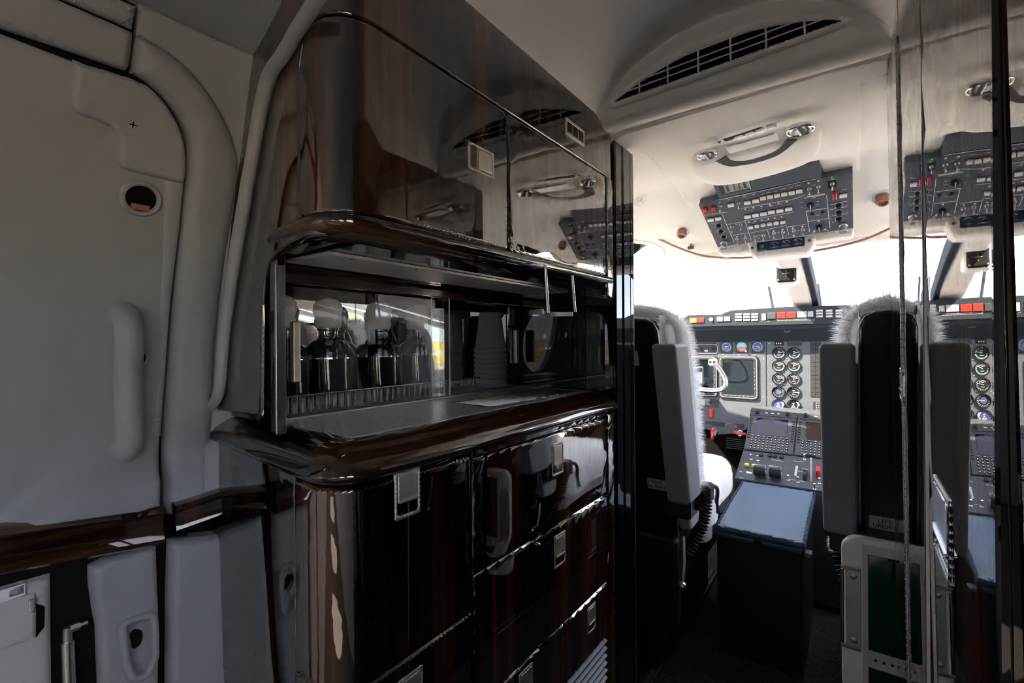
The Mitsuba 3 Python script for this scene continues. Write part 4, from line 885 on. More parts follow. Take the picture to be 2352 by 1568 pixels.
obj('meter_scales', moved(cat_(*mt), frame(mu(0., 0., .0012), mx, my)), 'white_print', mfp)
for zx, zy in ((820, 1248), (1590, 1148)):
    u = muv(zx, zy); obj('screw', moved(lathe([(0, .0015), (.003, .0014), (.0042, .0005), (.0045, -.001)], 14), frame(mf(u[0], u[1], .0122), mx, my)), 'steel_dark', ov)
# compass on the post
cq = P(1806, 628, Y=1.90); cps = thing('compass', 'black compass in a pale housing on the windscreen post', 'compass')
obj('housing', rbox(cq[0] - .036, cq[0] + .036, cq[1], cq[1] + .07, cq[2] - .038, cq[2] + .062, .012), 'headliner', cps, smooth=50)
obj('case', cbox(cq[0] - .030, cq[0] + .030, cq[1] - .008, cq[1] + .02, cq[2] - .030, cq[2] + .034, .006), 'dial_black', cps)
fc_ = frame([cq[0], cq[1] - .0085, cq[2]], [1, 0, 0], [0, 0, 1])
obj('scale', moved(cat_(*[cbox(-.018 + k * .006, -.0172 + k * .006, .016, .024, 0, .0006, .0001) for k in range(7)], cbox(-.012, .012, -.0006, .0006, 0, .0006, .0001), cbox(-.0006, .0006, -.012, .010, 0, .0006, .0001)), fc_), 'grey_lens', cps)
obj('placard', moved(cbox(-.028, .028, .044, .056, 0, .010, .001), fc_), 'grey_lens', cps)
for sx in (-1, 1):
    for sz in (-1, 1): obj('screw', moved(moved(lathe([(0, .0015), (.002, .001), (.003, 0)], 10), trimesh.transformations.translation_matrix([sx * .024, sz * .024 + .002, 0])), fc_), 'steel', cps)
# ------------------------------------------------------------------ glareshield and instrument panel
YP = 2.40
gs = thing('glareshield', 'dark blue-black glareshield with a row of annunciator lights', 'glareshield')
YG = 2.32
G2 = lambda zx, zy, Y=YG: P(1560 + zx / 5.6, 680 + zy / 5.6, Y=Y)
gtop = [G2(*q) for q in ((-60, 300), (95, 262), (112, 243), (540, 236), (600, 205), (680, 182), (1300, 142), (1900, 118))]
gx = [(p[0], p[2]) for p in gtop if p[0] < XC - .01]; gbz = G2(700, 345)[2]
prof = gx + [(2 * XC - x, z) for x, z in gx[::-1]]
gp_ = Polygon([(-.80, gbz - .04), (-.74, gbz), *prof, (2 * XC + .74, gbz), (2 * XC + .80, gbz - .04), (2 * XC + .80, gbz - .06), (.30, gbz - .012), (-.70, gbz - .012), (-.80, gbz - .06)]).buffer(0)
rot = trimesh.transformations.rotation_matrix(math.pi / 2, [1, 0, 0])
obj('body', moved(ext(gp_, .34), trimesh.transformations.translation_matrix([0, YG + .34, 0]) @ rot), 'glare_blue', gs, smooth=25)
vis = Polygon([(YG + .004, gbz), (YP - .004, gbz), (YP - .004, gbz - .084), (YP - .004, gbz - .085), (YG + .012, gbz - .03)])
obj('visor', moved(ext(vis, 1.08), np.array([[0, 0, 1, -.74], [1, 0, 0, 0], [0, 1, 0, 0], [0, 0, 0, 1.]])), 'glare_blue', gs, smooth=25)
fg = lambda zx, zy, off=.0: frame(G2(zx, zy) - [0, off, 0], [1, 0, 0], [0, 0, 1])
def face_rect(name, x0, y0, x1, y1, m, par, d=.004, FZ=G2, key=None, c=.0012, label=None):
    a, b = FZ(x0, y0), FZ(x1, y1); y = a[1]
    return obj(name, cbox(min(a[0], b[0]), max(a[0], b[0]), y - d, y + .002, min(a[2], b[2]), max(a[2], b[2]), c), m, par, label=label)
anns = [(138, 285, 228, 340, 'amber_plastic'), (234, 282, 320, 338, 'red_plastic'), (485, 268, 562, 324, 'grey_lens'), (575, 266, 658, 320, 'grey_lens'), (1060, 226, 1118, 312, 'grey_lens'), (1135, 217, 1243, 292, 'console_grey'), (1257, 210, 1370, 286, 'red_plastic'), (1382, 206, 1503, 280, 'red_plastic'), (1515, 198, 1640, 272, 'grey_lens'), (1652, 196, 1725, 264, 'grey_lens')]
for x0, y0, x1, y1, m in anns:
    f_ = face_rect('annunciator', x0 - 6, y0 - 6, x1 + 6, y1 + 6, 'unit_grey', gs, .002); face_rect('lens', x0, y0, x1, y1, m, f_, .005)
for x0 in (722, 826, 930, 1762, 1887, 2010):
    for k in range(3):
        dy = (0 if x0 < 1500 else -42) - (x0 - 722) * .004; face_rect('caption_light', x0, 222 + k * 36 + dy, x0 + 86, 246 + k * 36 + dy, 'grey_lens', gs, .004)
pb3 = G2(412, 300); obj('press_knob', moved(lathe([(.0085, -.002), (.0085, .003), (.0055, .005), (.005, .010), (0, .011)], 20), frame(pb3, [1, 0, 0], [0, 0, 1])), 'white_plastic', gs)
vo = P(1808, 754, Y=YG + .03); obj('vent_knob', moved(lathe([(.019, -.004), (.019, .004), (.015, .007), (.011, .004), (.006, .009), (0, .009)], 24), frame(vo, [1, 0, 0], [0, .3, 1])), 'console_grey', gs, smooth=40)
fp = []
for zx0, zx1, zy in ((1055, 1160, 328), (1265, 1745, 315), (1265, 1650, 300)):
    for z in np.arange(zx0, zx1, 17): a = G2(z, zy - (z - zx0) * .02); fp.append(cbox(a[0] - .0016, a[0] + .0016, a[1] - .001, a[1], a[2] - .001, a[2] + .001, .0002))
obj('fine_print', cat_(*fp), 'grey_lens', gs, kind='stuff')

ip = thing('instrument_panel', 'grey instrument panel with round gauges and dark screens', 'instrument panel')
PZ = lambda zx, zy, Y=YP: P(1560 + zx / 5.6, 680 + zy / 5.6, Y=Y)
pz2 = lambda zx, zy: tuple(PZ(zx, zy)[[0, 2]])
xmap = lambda y0: (lambda u, v, h: np.stack([u, y0 - h, v], -1))
seam = PZ(1125, 700)[0]
zt_p, zb_p = .985, .50
left = Polygon([*crv([(-.80, .72), (-.78, .86), (-.74, .93), (-.68, .965), (-.60, .976)], 5), (seam - .001, .976), (seam - .001, .62), (seam - .03, .56), (-.47, .51), (-.53, .50), (-.58, .52), (-.80, .54)])
obj('panel_board', pillow(left, xmap(YP), T=.003, r=.003, step=.04, skirt=.02), 'panel_grey', ip)
obj('panel_board', pillow(sbox(seam + .001, .56, .30, .976), xmap(YP), T=.003, r=.003, step=.04, skirt=.02), 'panel_grey', ip)
obj('panel_board', pillow(sbox(.302, .52, .44, .976), xmap(YP), T=.003, r=.003, step=.04, skirt=.02), 'panel_grey', ip)
obj('firewall', cbox(-.92, .52, YP + .03, YP + .05, 0, .955, .002), 'dark_void', ip)
Fp = lambda zx, zy, off=.003: frame(PZ(zx, zy, YP) - [0, off, 0], [1, 0, 0], [0, 0, 1])
def ticks(R, n, a0, a1, r0=.78, w=.0006, h=.0004):
    return [ext(LineString([(R * r0 * math.cos(a), R * r0 * math.sin(a)), (R * .96 * math.cos(a), R * .96 * math.sin(a))]).buffer(w), h) for a in np.linspace(a0, a1, n)]
def arcm(R, a0, a1, w=.0016): return ext(LineString([(R * math.cos(a), R * math.sin(a)) for a in np.linspace(a0, a1, 24)]).buffer(w, cap_style=2), .0003)
RG = .0262
bezel = mikit.ply(lathe([(RG, -.002), (RG, .006), (RG * .95, .0075), (RG * .87, .005), (RG * .86, .001)], 36), 'black_plastic', smooth=40)
dialp = {m: mikit.ply(lathe([(0, .0015), (RG * .88, .0015)], 32), m) for m in ('dial_black', 'blue_dial')}
hub_b = mikit.ply(lathe([(0, .0022), (RG * .42, .0020), (RG * .44, .0016)], 24), 'blue_dial', smooth=30)
tk = mikit.ply(moved(cat_(*ticks(RG * .86, 15, -math.pi * .95, math.pi * .55)), trimesh.transformations.translation_matrix([0, 0, .0016])), 'white_print')
tk2 = mikit.ply(moved(cat_(*ticks(RG * .86, 22, -math.pi, math.pi * .9), arcm(RG * .5, .5, 2.4, .0012)), trimesh.transformations.translation_matrix([0, 0, .0016])), 'white_print')
tk3 = mikit.ply(moved(cat_(*ticks(RG * .86, 13, -math.pi * .80 + math.pi, math.pi * .8 - math.pi + math.pi * .0 + .6), arcm(RG * .66, -.9, .9, .0014)), trimesh.transformations.translation_matrix([0, 0, .0016])), 'white_print')
def arcs(a0, a1, m): return mikit.ply(moved(arcm(RG * .82, a0, a1), trimesh.transformations.translation_matrix([0, 0, .0017])), m)
ag, agy, ared = arcs(-2.6, -.3, 'green_paint'), arcs(-3.0, .2, 'green_paint'), arcs(2.2, 2.9, 'red_plastic')
def ptr(a): return mikit.ply(moved(ext(Polygon([(-.003, -.0011), (RG * .72, -.0008), (RG * .8, 0), (RG * .72, .0008), (-.003, .0011)]), .0006), trimesh.transformations.translation_matrix([0, 0, .0024]) @ trimesh.transformations.rotation_matrix(a, [0, 0, 1])), 'white_print')
pt = [ptr(.25), ptr(.5), ptr(.2), ptr(0.), ptr(-2.2), ptr(-1.05)]
small = mikit.ply(moved(cat_(cbox(-.006, .006, -.0105, -.0085, 0, .0004, .0001), cbox(-.004, .004, .006, .008, 0, .0004, .0001)), trimesh.transformations.translation_matrix([0, 0, .0016])), 'white_print')
cs = [1282, 1478]; rws = [728, 893, 1060, 1230, 1395]
for r_, zy in enumerate(rws):
    for c, zx in enumerate(cs):
        m = Fp(zx - r_ * 1.5, zy + c * 3, .003); g = obj('engine_gauge', bezel, None, ip, tw=m)
        dk = 'blue_dial' if (r_ == 4 and c == 0) else 'dial_black'
        obj('dial', dialp[dk], None, g, tw=m); obj('scale', (tk, tk2, tk2, tk, tk3)[r_], None, g, tw=m); obj('caption', small, None, g, tw=m)
        if r_ == 0: obj('green_arc', ag, None, g, tw=m)
        if r_ == 1: obj('green_arc', agy, None, g, tw=m); obj('red_arc', ared, None, g, tw=m)
        if r_ == 3 and c == 0: obj('hub', hub_b, None, g, tw=m)
        if r_ == 4: obj('green_arc', arcs(2.4, 3.6, 'cyan_paint'), None, g, tw=m); obj('red_arc', ared, None, g, tw=m)
        for a in ((pt[0],), (pt[1],), (pt[2],), (pt[3],), (pt[4], pt[5]))[r_]: obj('needle', a, None, g, tw=m)
# three flight instruments
RF = .0215
for k, (zx, zy) in enumerate(((610, 655), (805, 652), (1010, 650))):
    m = Fp(zx, zy, .003); g = obj('flight_instrument', moved(cat_(pillow(rrect(.058, .056, .010).difference(Point(0, 0).buffer(RF, quad_segs=12)), T=.005, r=.003, step=.01, skirt=.003)), m), 'unit_grey', ip, smooth=40)
    if k == 1:
        c = Point(0, 0).buffer(RF * 1.01, quad_segs=16)
        obj('sky_half', moved(ext(c.intersection(sbox(-1, .001, 1, 1)), .002), m), 'cyan_paint', g); obj('ground_half', moved(ext(c.intersection(sbox(-1, -1, 1, .001)), .002), m), 'brown_paint', g)
        obj('horizon_marks', moved(cat_(cbox(-.014, -.004, -.001, .0005, .002, .003, .0002), cbox(.004, .014, -.001, .0005, .002, .003, .0002), *[cbox(-.008, .008, y, y + .0008, .002, .0026, .0001) for y in (-.013, -.008, .006, .011)]), m), 'white_print', g)
        obj('knob', moved(moved(lathe([(.004, 0), (.004, .008), (0, .009)], 14), trimesh.transformations.translation_matrix([.019, -.020, .004])), m), 'steel', g)
    else:
        obj('dial', moved(lathe([(0, .0015), (RF * 1.01, .0015)], 32), m), 'blue_dial', g)
        tm = ticks(RF, 28, 0, 2 * math.pi * 27 / 28, .80, .0005); tm += [cbox(-.012 + j * .006, -.009 + j * .006, y, y + .0022, 0, .0004, .0001) for y in (-.009, .001) for j in range(4)]
        obj('scale', moved(moved(cat_(*tm), trimesh.transformations.translation_matrix([0, 0, .0016])), m), 'white_print', g)
        obj('needle', moved(moved(ext(Polygon([(-.005, -.0012), (RF * .8, 0), (-.005, .0012)]), .0006), trimesh.transformations.translation_matrix([0, 0, .0026]) @ trimesh.transformations.rotation_matrix((.5, -.4, -.45)[k], [0, 0, 1])), m), 'white_print', g)
# radio strip and audio panel
face_rect('label_strip', 110, 570, 475, 615, 'unit_grey', ip, .005, PZ)
a, b = PZ(65, 735), PZ(500, 620); cx_, cz_ = (a[0] + b[0]) / 2, (a[2] + b[2]) / 2; w_, h_ = b[0] - a[0], b[2] - a[2]
ma = frame([cx_, YP - .003, cz_], [1, 0, 0], [0, 0, 1])
au = obj('audio_panel', moved(pillow(rrect(w_, h_, .012), T=.004, r=.003, step=.01, skirt=.003), ma), 'unit_grey', ip, smooth=40)
obj('border', moved(moved(pillow(rrect(w_, h_, .012).difference(rrect(w_ - .005, h_ - .005, .010)), T=.0012, r=.001, step=.01, skirt=.001), trimesh.transformations.translation_matrix([0, 0, .004])), ma), 'grey_lens', au)
for sx in (-.38, 0, .36): obj('knob', moved(moved(lathe([(.008, 0), (.0075, .008), (0, .009)], 16), trimesh.transformations.translation_matrix([sx * w_, .001, .004])), ma), 'black_plastic', au)
for sx in (-.20, .17): obj('button', moved(cbox(sx * w_ - .008, sx * w_ + .008, -.013, -.004, .003, .007, .001), ma), 'grey_lens', au)
# two displays
for k, (x0, y0, x1, y1) in enumerate(((40, 770, 500, 1270), (520, 768, 1020, 1305))):
    a, b = PZ(x0, y1), PZ(x1, y0); cx_, cz_ = (a[0] + b[0]) / 2, (a[2] + b[2]) / 2; w_, h_ = b[0] - a[0], b[2] - a[2]; m = frame([cx_, YP - .003, cz_], [1, 0, 0], [0, 0, 1])
    d = obj('display', moved(pillow(rrect(w_, h_, .012).difference(rrect(w_ - .040, h_ - .040, .004)), T=.010, r=.004, step=.012, skirt=.004), m), 'unit_grey', ip, smooth=40, label='dark screen in a grey bezel')
    obj('bright_border', moved(moved(pillow(rrect(w_ - .008, h_ - .010, .020).difference(rrect(w_ - .013, h_ - .015, .018)), T=.0010, r=.001, step=.01, skirt=.0005), trimesh.transformations.translation_matrix([0, 0, .010])), m), 'label_cream', d)
    obj('screen', moved(cbox(-w_ / 2 + .018, w_ / 2 - .018, -h_ / 2 + .018, h_ / 2 - .018, -.001, .006, .001), m), 'screen', d)
    kd = [cbox(w_ / 2 - .016, w_ / 2 - .013, -.05 + j * .018, -.047 + j * .018, .010, .012, .0004) for j in range(6)] + [cbox(-.05 + j * .018, -.047 + j * .018, -h_ / 2 + .013, -h_ / 2 + .016, .010, .012, .0004) for j in range(6)] + [cbox(-w_ / 2 + .012, -w_ / 2 + .015, -.05 + j * .018, -.047 + j * .018, .010, .012, .0004) for j in range(6)]
    obj('bezel_keys', moved(cat_(*kd), m), 'grey_lens', d, kind='stuff')
# small boxes, breaker grid, switch box
b1 = face_rect('counter_window', 1225, 568, 1348, 632, 'dial_black', ip, .005, PZ); a = PZ(1285, 605); obj('digits', cat_(*[cbox(a[0] - .012 + k * .008, a[0] - .007 + k * .008, YP - .0058, YP - .005, a[2] - .004, a[2] + .002, .0002) for k in range(3)]), 'grey_lens', b1)
b2 = face_rect('pressure_controller', 1390, 520, 1575, 635, 'unit_grey', ip, .006, PZ); a = PZ(1480, 575); obj('fine_print', cat_(*[cbox(a[0] - .022 + k * .007, a[0] - .018 + k * .007, YP - .0068, YP - .006, a[2] - .001, a[2] + .002, .0002) for k in range(7)], cbox(a[0] - .022, a[0] + .020, YP - .0068, YP - .006, a[2] + .007, a[2] + .010, .0002)), 'grey_lens', b2)
for (x0, y0, x1, y1, n0, n1) in ((1690, 572, 1822, 1290, 2, 13),):
    a, b = PZ(x0, y1), PZ(x1, y0); bg = obj('caution_grid', cbox(a[0], b[0], YP - .005, YP, a[2], b[2], .001), 'dial_black', ip, label='dark grid of small square lights')
    for i in range(n0):
        for j in range(n1):
            w_, h_ = (b[0] - a[0]) / n0, (b[2] - a[2]) / n1
            obj('cell', cbox(a[0] + i * w_ + .0006, a[0] + (i + 1) * w_ - .0006, YP - .0065, YP - .004, a[2] + j * h_ + .0006, a[2] + (j + 1) * h_ - .0006, .0004), 'unit_grey', bg)
b3 = face_rect('trim_indicator', 1722, 1352, 1830, 1480, 'unit_grey', ip, .005, PZ); a = PZ(1782, 1415); obj('marks', cat_(*[cbox(a[0] - .005 + dx, a[0] - .002 + dx, YP - .006, YP - .005, a[2] - .018 + k * .010, a[2] - .013 + k * .010, .0002) for k in range(4) for dx in (0, .008)]), 'grey_lens', b3)
sw = mikit.ply(lathe([(0, .0018), (.0025, .0015), (.0032, 0)], 10), 'steel', smooth=30)
for zx, zy in ((232, 532), (645, 535), (1160, 605), (1090, 810), (755, 1318), (922, 1328), (1085, 1300), (565, 750), (770, 755), (975, 755), (1380, 800), (1360, 1135), (1195, 1130), (1375, 970)): obj('screw', sw, None, ip, tw=Fp(zx, zy))
# lower left: switch box, red guards, pull handles, vent
Z3 = lambda zx, zy, Y=YP: P(1600 + zx / 6.817, 920 + zy / 6.817, Y=Y)
sb_ = face_rect('switch_box', 135, -30, 345, 102, 'unit_grey', ip, .008, Z3); obj('toggle', moved(lathe([(.006, 0), (.005, .004), (.003, .016), (0, .018)], 12), frame(Z3(215, 20) - [0, .008, 0], [1, 0, 0], [0, 0, 1])), 'black_plastic', sb_)
face_rect('red_guard', 200, 118, 268, 262, 'red_plastic', ip, .016, Z3, c=.004, label='red switch guard')
np_ = face_rect('notice_strip', 60, 305, 745, 432, 'unit_grey', ip, .006, Z3)
fpr = []
for r_, (x0, x1, yy) in enumerate(((110, 235, 368), (460, 600, 345), (455, 640, 363), (455, 655, 381), (455, 640, 400))):
    for z in np.arange(x0, x1, 20): q_ = Z3(z, yy + (z - x0) * .12); fpr.append(cbox(q_[0] - .0016, q_[0] + .0016, YP - .0068, YP - .006, q_[2] - .0010, q_[2] + .0010, .0002))
obj('fine_print', cat_(*fpr), 'grey_lens', np_, kind='stuff')
def pull(zx, zy, a, nm, L):
    o = Z3(zx, zy, YP - .05); m = frame(o, [1, 0, 0], [0, 0, 1]) @ trimesh.transformations.rotation_matrix(a, [0, 0, 1])
    h = thing(nm, L, 'pull handle'); obj('grip', moved(rbox(-.028, .028, -.0075, .0075, -.004, .006, .005, 10), m), 'red_plastic', h, smooth=50)
    obj('stem', moved(moved(cyl(.009, .05, 16), trimesh.transformations.translation_matrix([.0, -.004, -.05])), m), 'chrome', h); obj('collar', moved(lathe([(.013, -.020), (.013, -.012), (.009, -.010)], 20), m), 'steel', h)
    txt('PULL', .0075, m[:3, 3] + m[:3, :3] @ np.array([0, -.0036, .0058]), m[:3, 0], m[:3, 1], h)
pull(252, 520, math.pi / 2 - .12, 'pull_handle', 'red PULL handle hanging upright under the left panel')
pull(675, 512, -.06, 'pull_handle', 'red PULL handle lying level beside the radio stack')
lv = thing('floor_vent', 'dark slatted vent under the instrument panel', 'vent')
a, b = Z3(460, 760, YP + .0), Z3(770, 580, YP + .0); obj('box', cbox(a[0], b[0], YP - .005, YP + .03, a[2], b[2], .002), 'dark_void', lv)
for k in range(6): z = a[2] + .008 + k * (b[2] - a[2] - .012) / 6; obj('slat', cbox(a[0] + .002, b[0] - .002, YP - .010, YP - .004, z, z + .003, .0008), 'unit_grey', lv)
# control wheels
def yoke(mir, L):
    y = thing('control_wheel', L, 'control wheel'); MX = (lambda p: np.array([2 * XC - p[0], p[1], p[2]])) if mir else (lambda p: np.asarray(p))
    q = lambda px, py, Y=2.14: MX(P(px, py, Y=Y))
    rim = spline([q(1641, 834), q(1652, 846), q(1662, 862), q(1667, 878), q(1662, 891), q(1645, 896), q(1620, 895), q(1590, 892), q(1560, 893), q(1520, 893), q(1500, 890), q(1490, 872), q(1497, 850), q(1507, 836)], 80)
    obj('wheel_rim', tube(rim, .0115 - .002 * np.abs(np.linspace(-1, 1, 80)), 14), 'chrome', y, smooth=60, label='polished metal rim')
    for (px, py, s) in ((1640, 833, 1), (1508, 833, -1)):
        o = q(px, py); obj('grip_head', rbox(o[0] - .022, o[0] + .016, o[1] - .016, o[1] + .018, o[2] - .014, o[2] + .018, .010), 'nickel', y, smooth=50)
        for dx in (-.012, .004): obj('grip_button', moved(lathe([(.0045, 0), (.004, .005), (0, .006)], 12), frame(o + [dx, -.016, .004], [1, 0, 0], [0, 0, 1])), 'black_plastic', y)
    c = q(1576, 892); obj('hub', rbox(c[0] - .06, c[0] + .06, c[1] - .012, c[1] + .05, c[2] - .016, c[2] + .014, .010), 'steel', y, smooth=50)
    obj('column_shaft', rod(c + [0, .03, 0], [c[0], YP + .02, c[2] + .01], .017, 18), 'steel', y, smooth=60)
    b0, b1_ = q(1566, 880, 2.10), q(1612, 842, 2.10)
    cl = obj('chart_clip', cbox(min(b0[0], b1_[0]), max(b0[0], b1_[0]), 2.10, 2.13, min(b0[2], b1_[2]), max(b0[2], b1_[2]), .003), 'steel', y)
    obj('clip_bar', cbox(min(b0[0], b1_[0]) - .002, max(b0[0], b1_[0]) + .002, 2.09, 2.10, max(b0[2], b1_[2]) - .022, max(b0[2], b1_[2]) - .004, .002), 'unit_grey', cl)
yoke(False, 'polished control wheel in front of the left seat'); yoke(True, 'polished control wheel in front of the right seat')

# ------------------------------------------------------------------ centre pedestal
pd = thing('pedestal', 'dark grey centre pedestal with radio units and power levers', 'pedestal')
A0 = P(1727, 943, Y=2.34); A1 = P(1715, 1034, Y=2.17); mA = (A0[2] - A1[2]) / (A0[1] - A1[1])
B1 = P(1700, 1101, Y=1.985); mB = (A1[2] - B1[2]) / (A1[1] - B1[1])
PA = lambda zx, zy: P_pl(1600 + zx / 6.817, 920 + zy / 6.817, A1[1], A1[2], mA)
PB = lambda zx, zy: P_pl(1600 + zx / 6.817, 920 + zy / 6.817, A1[1], A1[2], mB)
aey = np.array([0, 1, mA]); aey /= np.linalg.norm(aey); an = np.cross([1, 0, 0], aey)
bey = np.array([0, 1, mB]); bey /= np.linalg.norm(bey); bn = np.cross([1, 0, 0], bey)
xl, xr = A1[0] - .012, 2 * XC - A1[0] + .012
sidep = Polygon([(1.985, .02), (1.985, B1[2] - .004), (2.17, A1[2] - .004), (2.36, A0[2] + .012), (2.385, A0[2] + .018), (2.385, .02)])
obj('body', moved(ext(sidep, xr - xl), np.array([[0, 0, 1, xl], [1, 0, 0, 0], [0, 1, 0, 0], [0, 0, 0, 1.]])), 'console_grey', pd, smooth=20)
amap = lambda u, v, h: np.array([0, A1[1], A1[2]]) + np.multiply.outer(u, [1., 0, 0]) + np.multiply.outer(v, aey) + np.multiply.outer(h, an)
auv = lambda zx, zy: np.array([(p := PA(zx, zy) - np.array([0, A1[1], A1[2]]))[0], p @ aey])
u0, u1 = auv(865, 160), auv(785, 775); w_ = auv(1480, 215)[0] - u0[0]; vtop, vbot = u0[1], u1[1]
wun = (xr - xl - .004) / 2
for k in range(2):
    x0 = xl + .001 + k * (wun + .002); x1 = x0 + wun
    un = obj('radio_unit', pillow(sbox(x0, vbot, x1, vtop), amap, T=.006, r=.002, step=.03, skirt=.01), 'unit_grey', pd)
    F_ = lambda fx, fy, h=.006: frame(amap(x0 + fx * wun, vbot + fy * (vtop - vbot), h), [1, 0, 0], aey)
    H = vtop - vbot
    scp = sbox(x0 + .17 * wun, vbot + .38 * H, x0 + .83 * wun, vbot + .80 * H)
    obj('screen', pillow(scp, lambda u, v, h: amap(u, v, h + .0062), T=.001, r=.001, step=.03, skirt=.001), 'screen_violet' if k == 0 else 'screen_brown', un)
    obj('top_strip', pillow(sbox(x0, vbot + .86 * H, x1, vtop), lambda u, v, h: amap(u, v, h + .006), T=.003, r=.001, step=.03, skirt=.001), 'unit_grey', un)
    for fx in (.16, .80): obj('knob', moved(lathe([(.009, 0), (.0085, .006), (.006, .007), (.0055, .014), (0, .015)], 18), F_(fx, .93, .009)), 'black_plastic', un, smooth=40)
    for fx in (.36, .49, .62): obj('key', moved(cbox(-.0055, .0055, -.003, .003, 0, .003, .0008), F_(fx, .93, .009)), 'grey_lens', un)
    keys = []
    for r_ in range(5):
        for c in range(10):
            keys.append(moved(cbox(-.0036, .0036, -.0030, .0030, 0, .0032, .0008), F_(.14 + c * .080, .05 + r_ * .060)))
    for c in range(7): keys.append(moved(cbox(-.0062, .0062, -.0026, .0026, 0, .003, .0006), F_(.15 + c * .115, .345)))
    for c in range(9):
        for fx in (.055, .945): keys.append(moved(cbox(-.0045, .0045, -.0026, .0026, 0, .003, .0006), F_(fx, .30 + c * .060)))
    obj('keypad', cat_(*keys), 'black_plastic', un, kind='stuff')
    obj('key_print', cat_(*[moved(cbox(-.0017, .0017, -.0015, .0015, .0032, .0036, .0001), F_(.14 + c * .080, .05 + r_ * .060)) for r_ in range(5) for c in range(10)], *[moved(cbox(-.0035, .0035, -.0009, .0009, .003, .0034, .0001), F_(.15 + c * .115, .345)) for c in range(7)]), 'white_print', un, kind='stuff')
bmap = lambda u, v, h: np.array([0, A1[1], A1[2]]) + np.multiply.outer(u, [1., 0, 0]) + np.multiply.outer(v, bey) + np.multiply.outer(h, bn)
Fb = lambda zx, zy, h=.0: (lambda p: frame(p + h * bn, [1, 0, 0], bey))(PB(zx, zy))
vB = np.linalg.norm(A1[1:] - B1[1:])
qd = obj('lever_plate', pillow(sbox(xl, -vB, xr, -.004), bmap, T=.003, r=.002, step=.03, skirt=.01), 'console_grey', pd)
for zx, zy in ((855, 930), (960, 950), (1435, 1260), (1590, 1290), (1850, 1400), (1925, 1310), (1690, 930)):
    obj('toggle', moved(lathe([(.0065, 0), (.0055, .004), (.0026, .006), (.0034, .024), (.0040, .026), (0, .028)], 12), Fb(zx, zy, .002)), 'chrome', pd, smooth=40)
for zx, zy in ((1010, 870), (1150, 880), (1230, 890), (1330, 905)): obj('knob', moved(lathe([(.008, 0), (.0075, .008), (0, .010)], 14), Fb(zx, zy, .002)), 'black_plastic', pd, smooth=40)
yk = mikit.ply(rbox(-.008, .008, -.006, .006, .008, .020, .005, 8), 'yellow_plastic', smooth=40)
for zx, zy in ((790, 1045), (900, 1062)): obj('yellow_knob', yk, None, pd, tw=Fb(zx, zy, .0), label='yellow knob')
for zx in (1000, 1240):
    m = Fb(zx, 1190 + (zx - 1000) * .12, .0)
    l_ = obj('power_lever', moved(tube([(-.020, .004, .030), (.020, .004, .030)], .0205, 20), m), 'chrome', pd, smooth=40, label='black and chrome power lever')
    obj('lever_cap', moved(tube([(-.0195, .001, .0295), (.0195, .001, .0295)], .0213, 20), m), 'black_plastic', l_, smooth=40); obj('stalk', moved(cbox(.016, .021, -.006, .006, -.01, .03, .001), m), 'steel', l_)
obj('flap_lever', rod(PB(1790, 1260), PB(1790, 1260) + [.0, .005, .09], .004, 10), 'steel', pd, smooth=60); t0_ = PB(1790, 1260) + [0, .005, .09]; obj('flap_knob', rbox(t0_[0] - .016, t0_[0] + .016, t0_[1] - .006, t0_[1] + .006, t0_[2] - .004, t0_[2] + .006, .003, 8), 'black_plastic', pd)
m = Fb(1905, 1180); obj('red_lever', moved(rbox(-.007, .007, -.018, .018, .005, .035, .005, 8), m), 'red_plastic', pd, smooth=40, label='red lever')
obj('trim_wheel', moved(moved(cyl(.030, .012, 28), trimesh.transformations.rotation_matrix(math.pi / 2, [0, 1, 0]) @ trimesh.transformations.translation_matrix([0, 0, -.006])), Fb(1700, 1190, -.006)), 'black_plastic', pd)
obj('slot_plate', moved(cbox(-.004, .004, -.032, .032, 0, .0016, .0005), Fb(1560, 1110, .003)), 'grey_lens', pd)
pm_ = []
for zx, zy, w2, h2 in ((820, 1135, .0095, .005), (690, 1120, .006, .001), (1640, 1120, .020, .0006), (1700, 1080, .010, .0008), (1590, 960, .016, .0006), (1260, 945, .02, .0006), (1490, 1245, .012, .0006), (1700, 1190, .006, .0008), (700, 1215, .008, .0006), (1650, 1270, .008, .0006), (1880, 1350, .006, .0006)):
    pm_.append(moved(cbox(-w2, w2, -h2, h2, .003, .0036, .0001), Fb(zx, zy)))
obj('legend', cat_(*pm_), 'white_print', pd)
# box with padded lid behind the pedestal
bx = thing('console_box', 'black box with a blue-grey padded lid between the cockpit seats', 'box')
c0, c1, c2, c3 = P(1650, 1204, Y=1.545), P(1850, 1250, Y=1.545), P(1868, 1125, Y=1.975), P(1701, 1100, Y=1.985)
x0, x1 = (c0[0] + c3[0]) / 2, (c1[0] + c2[0]) / 2; zf, zr = c0[2], (c2[2] + c3[2]) / 2
obj('body', moved(ext(Polygon([(1.55, .0), (1.55, zf - .022), (1.975, zr - .022), (1.975, 0)]), x1 - x0 - .006), np.array([[0, 0, 1, x0 + .003], [1, 0, 0, 0], [0, 1, 0, 0], [0, 0, 0, 1.]])), 'black_plastic', bx)
lm = planar(np.array([x0, 1.545, zf - .006]), [1, 0, 0], [0, .43, zr - zf]); Ll = math.hypot(.43, zr - zf); Wl = x1 - x0
obj('tray_rim', pillow(sbox(-.004, -.006, Wl + .004, Ll).difference(sbox(.004, .003, Wl - .004, Ll - .006)), lambda u, v, h: lm(u, v, h - .004), T=.008, r=.003, step=.04, skirt=.012), 'blue_vinyl', bx)
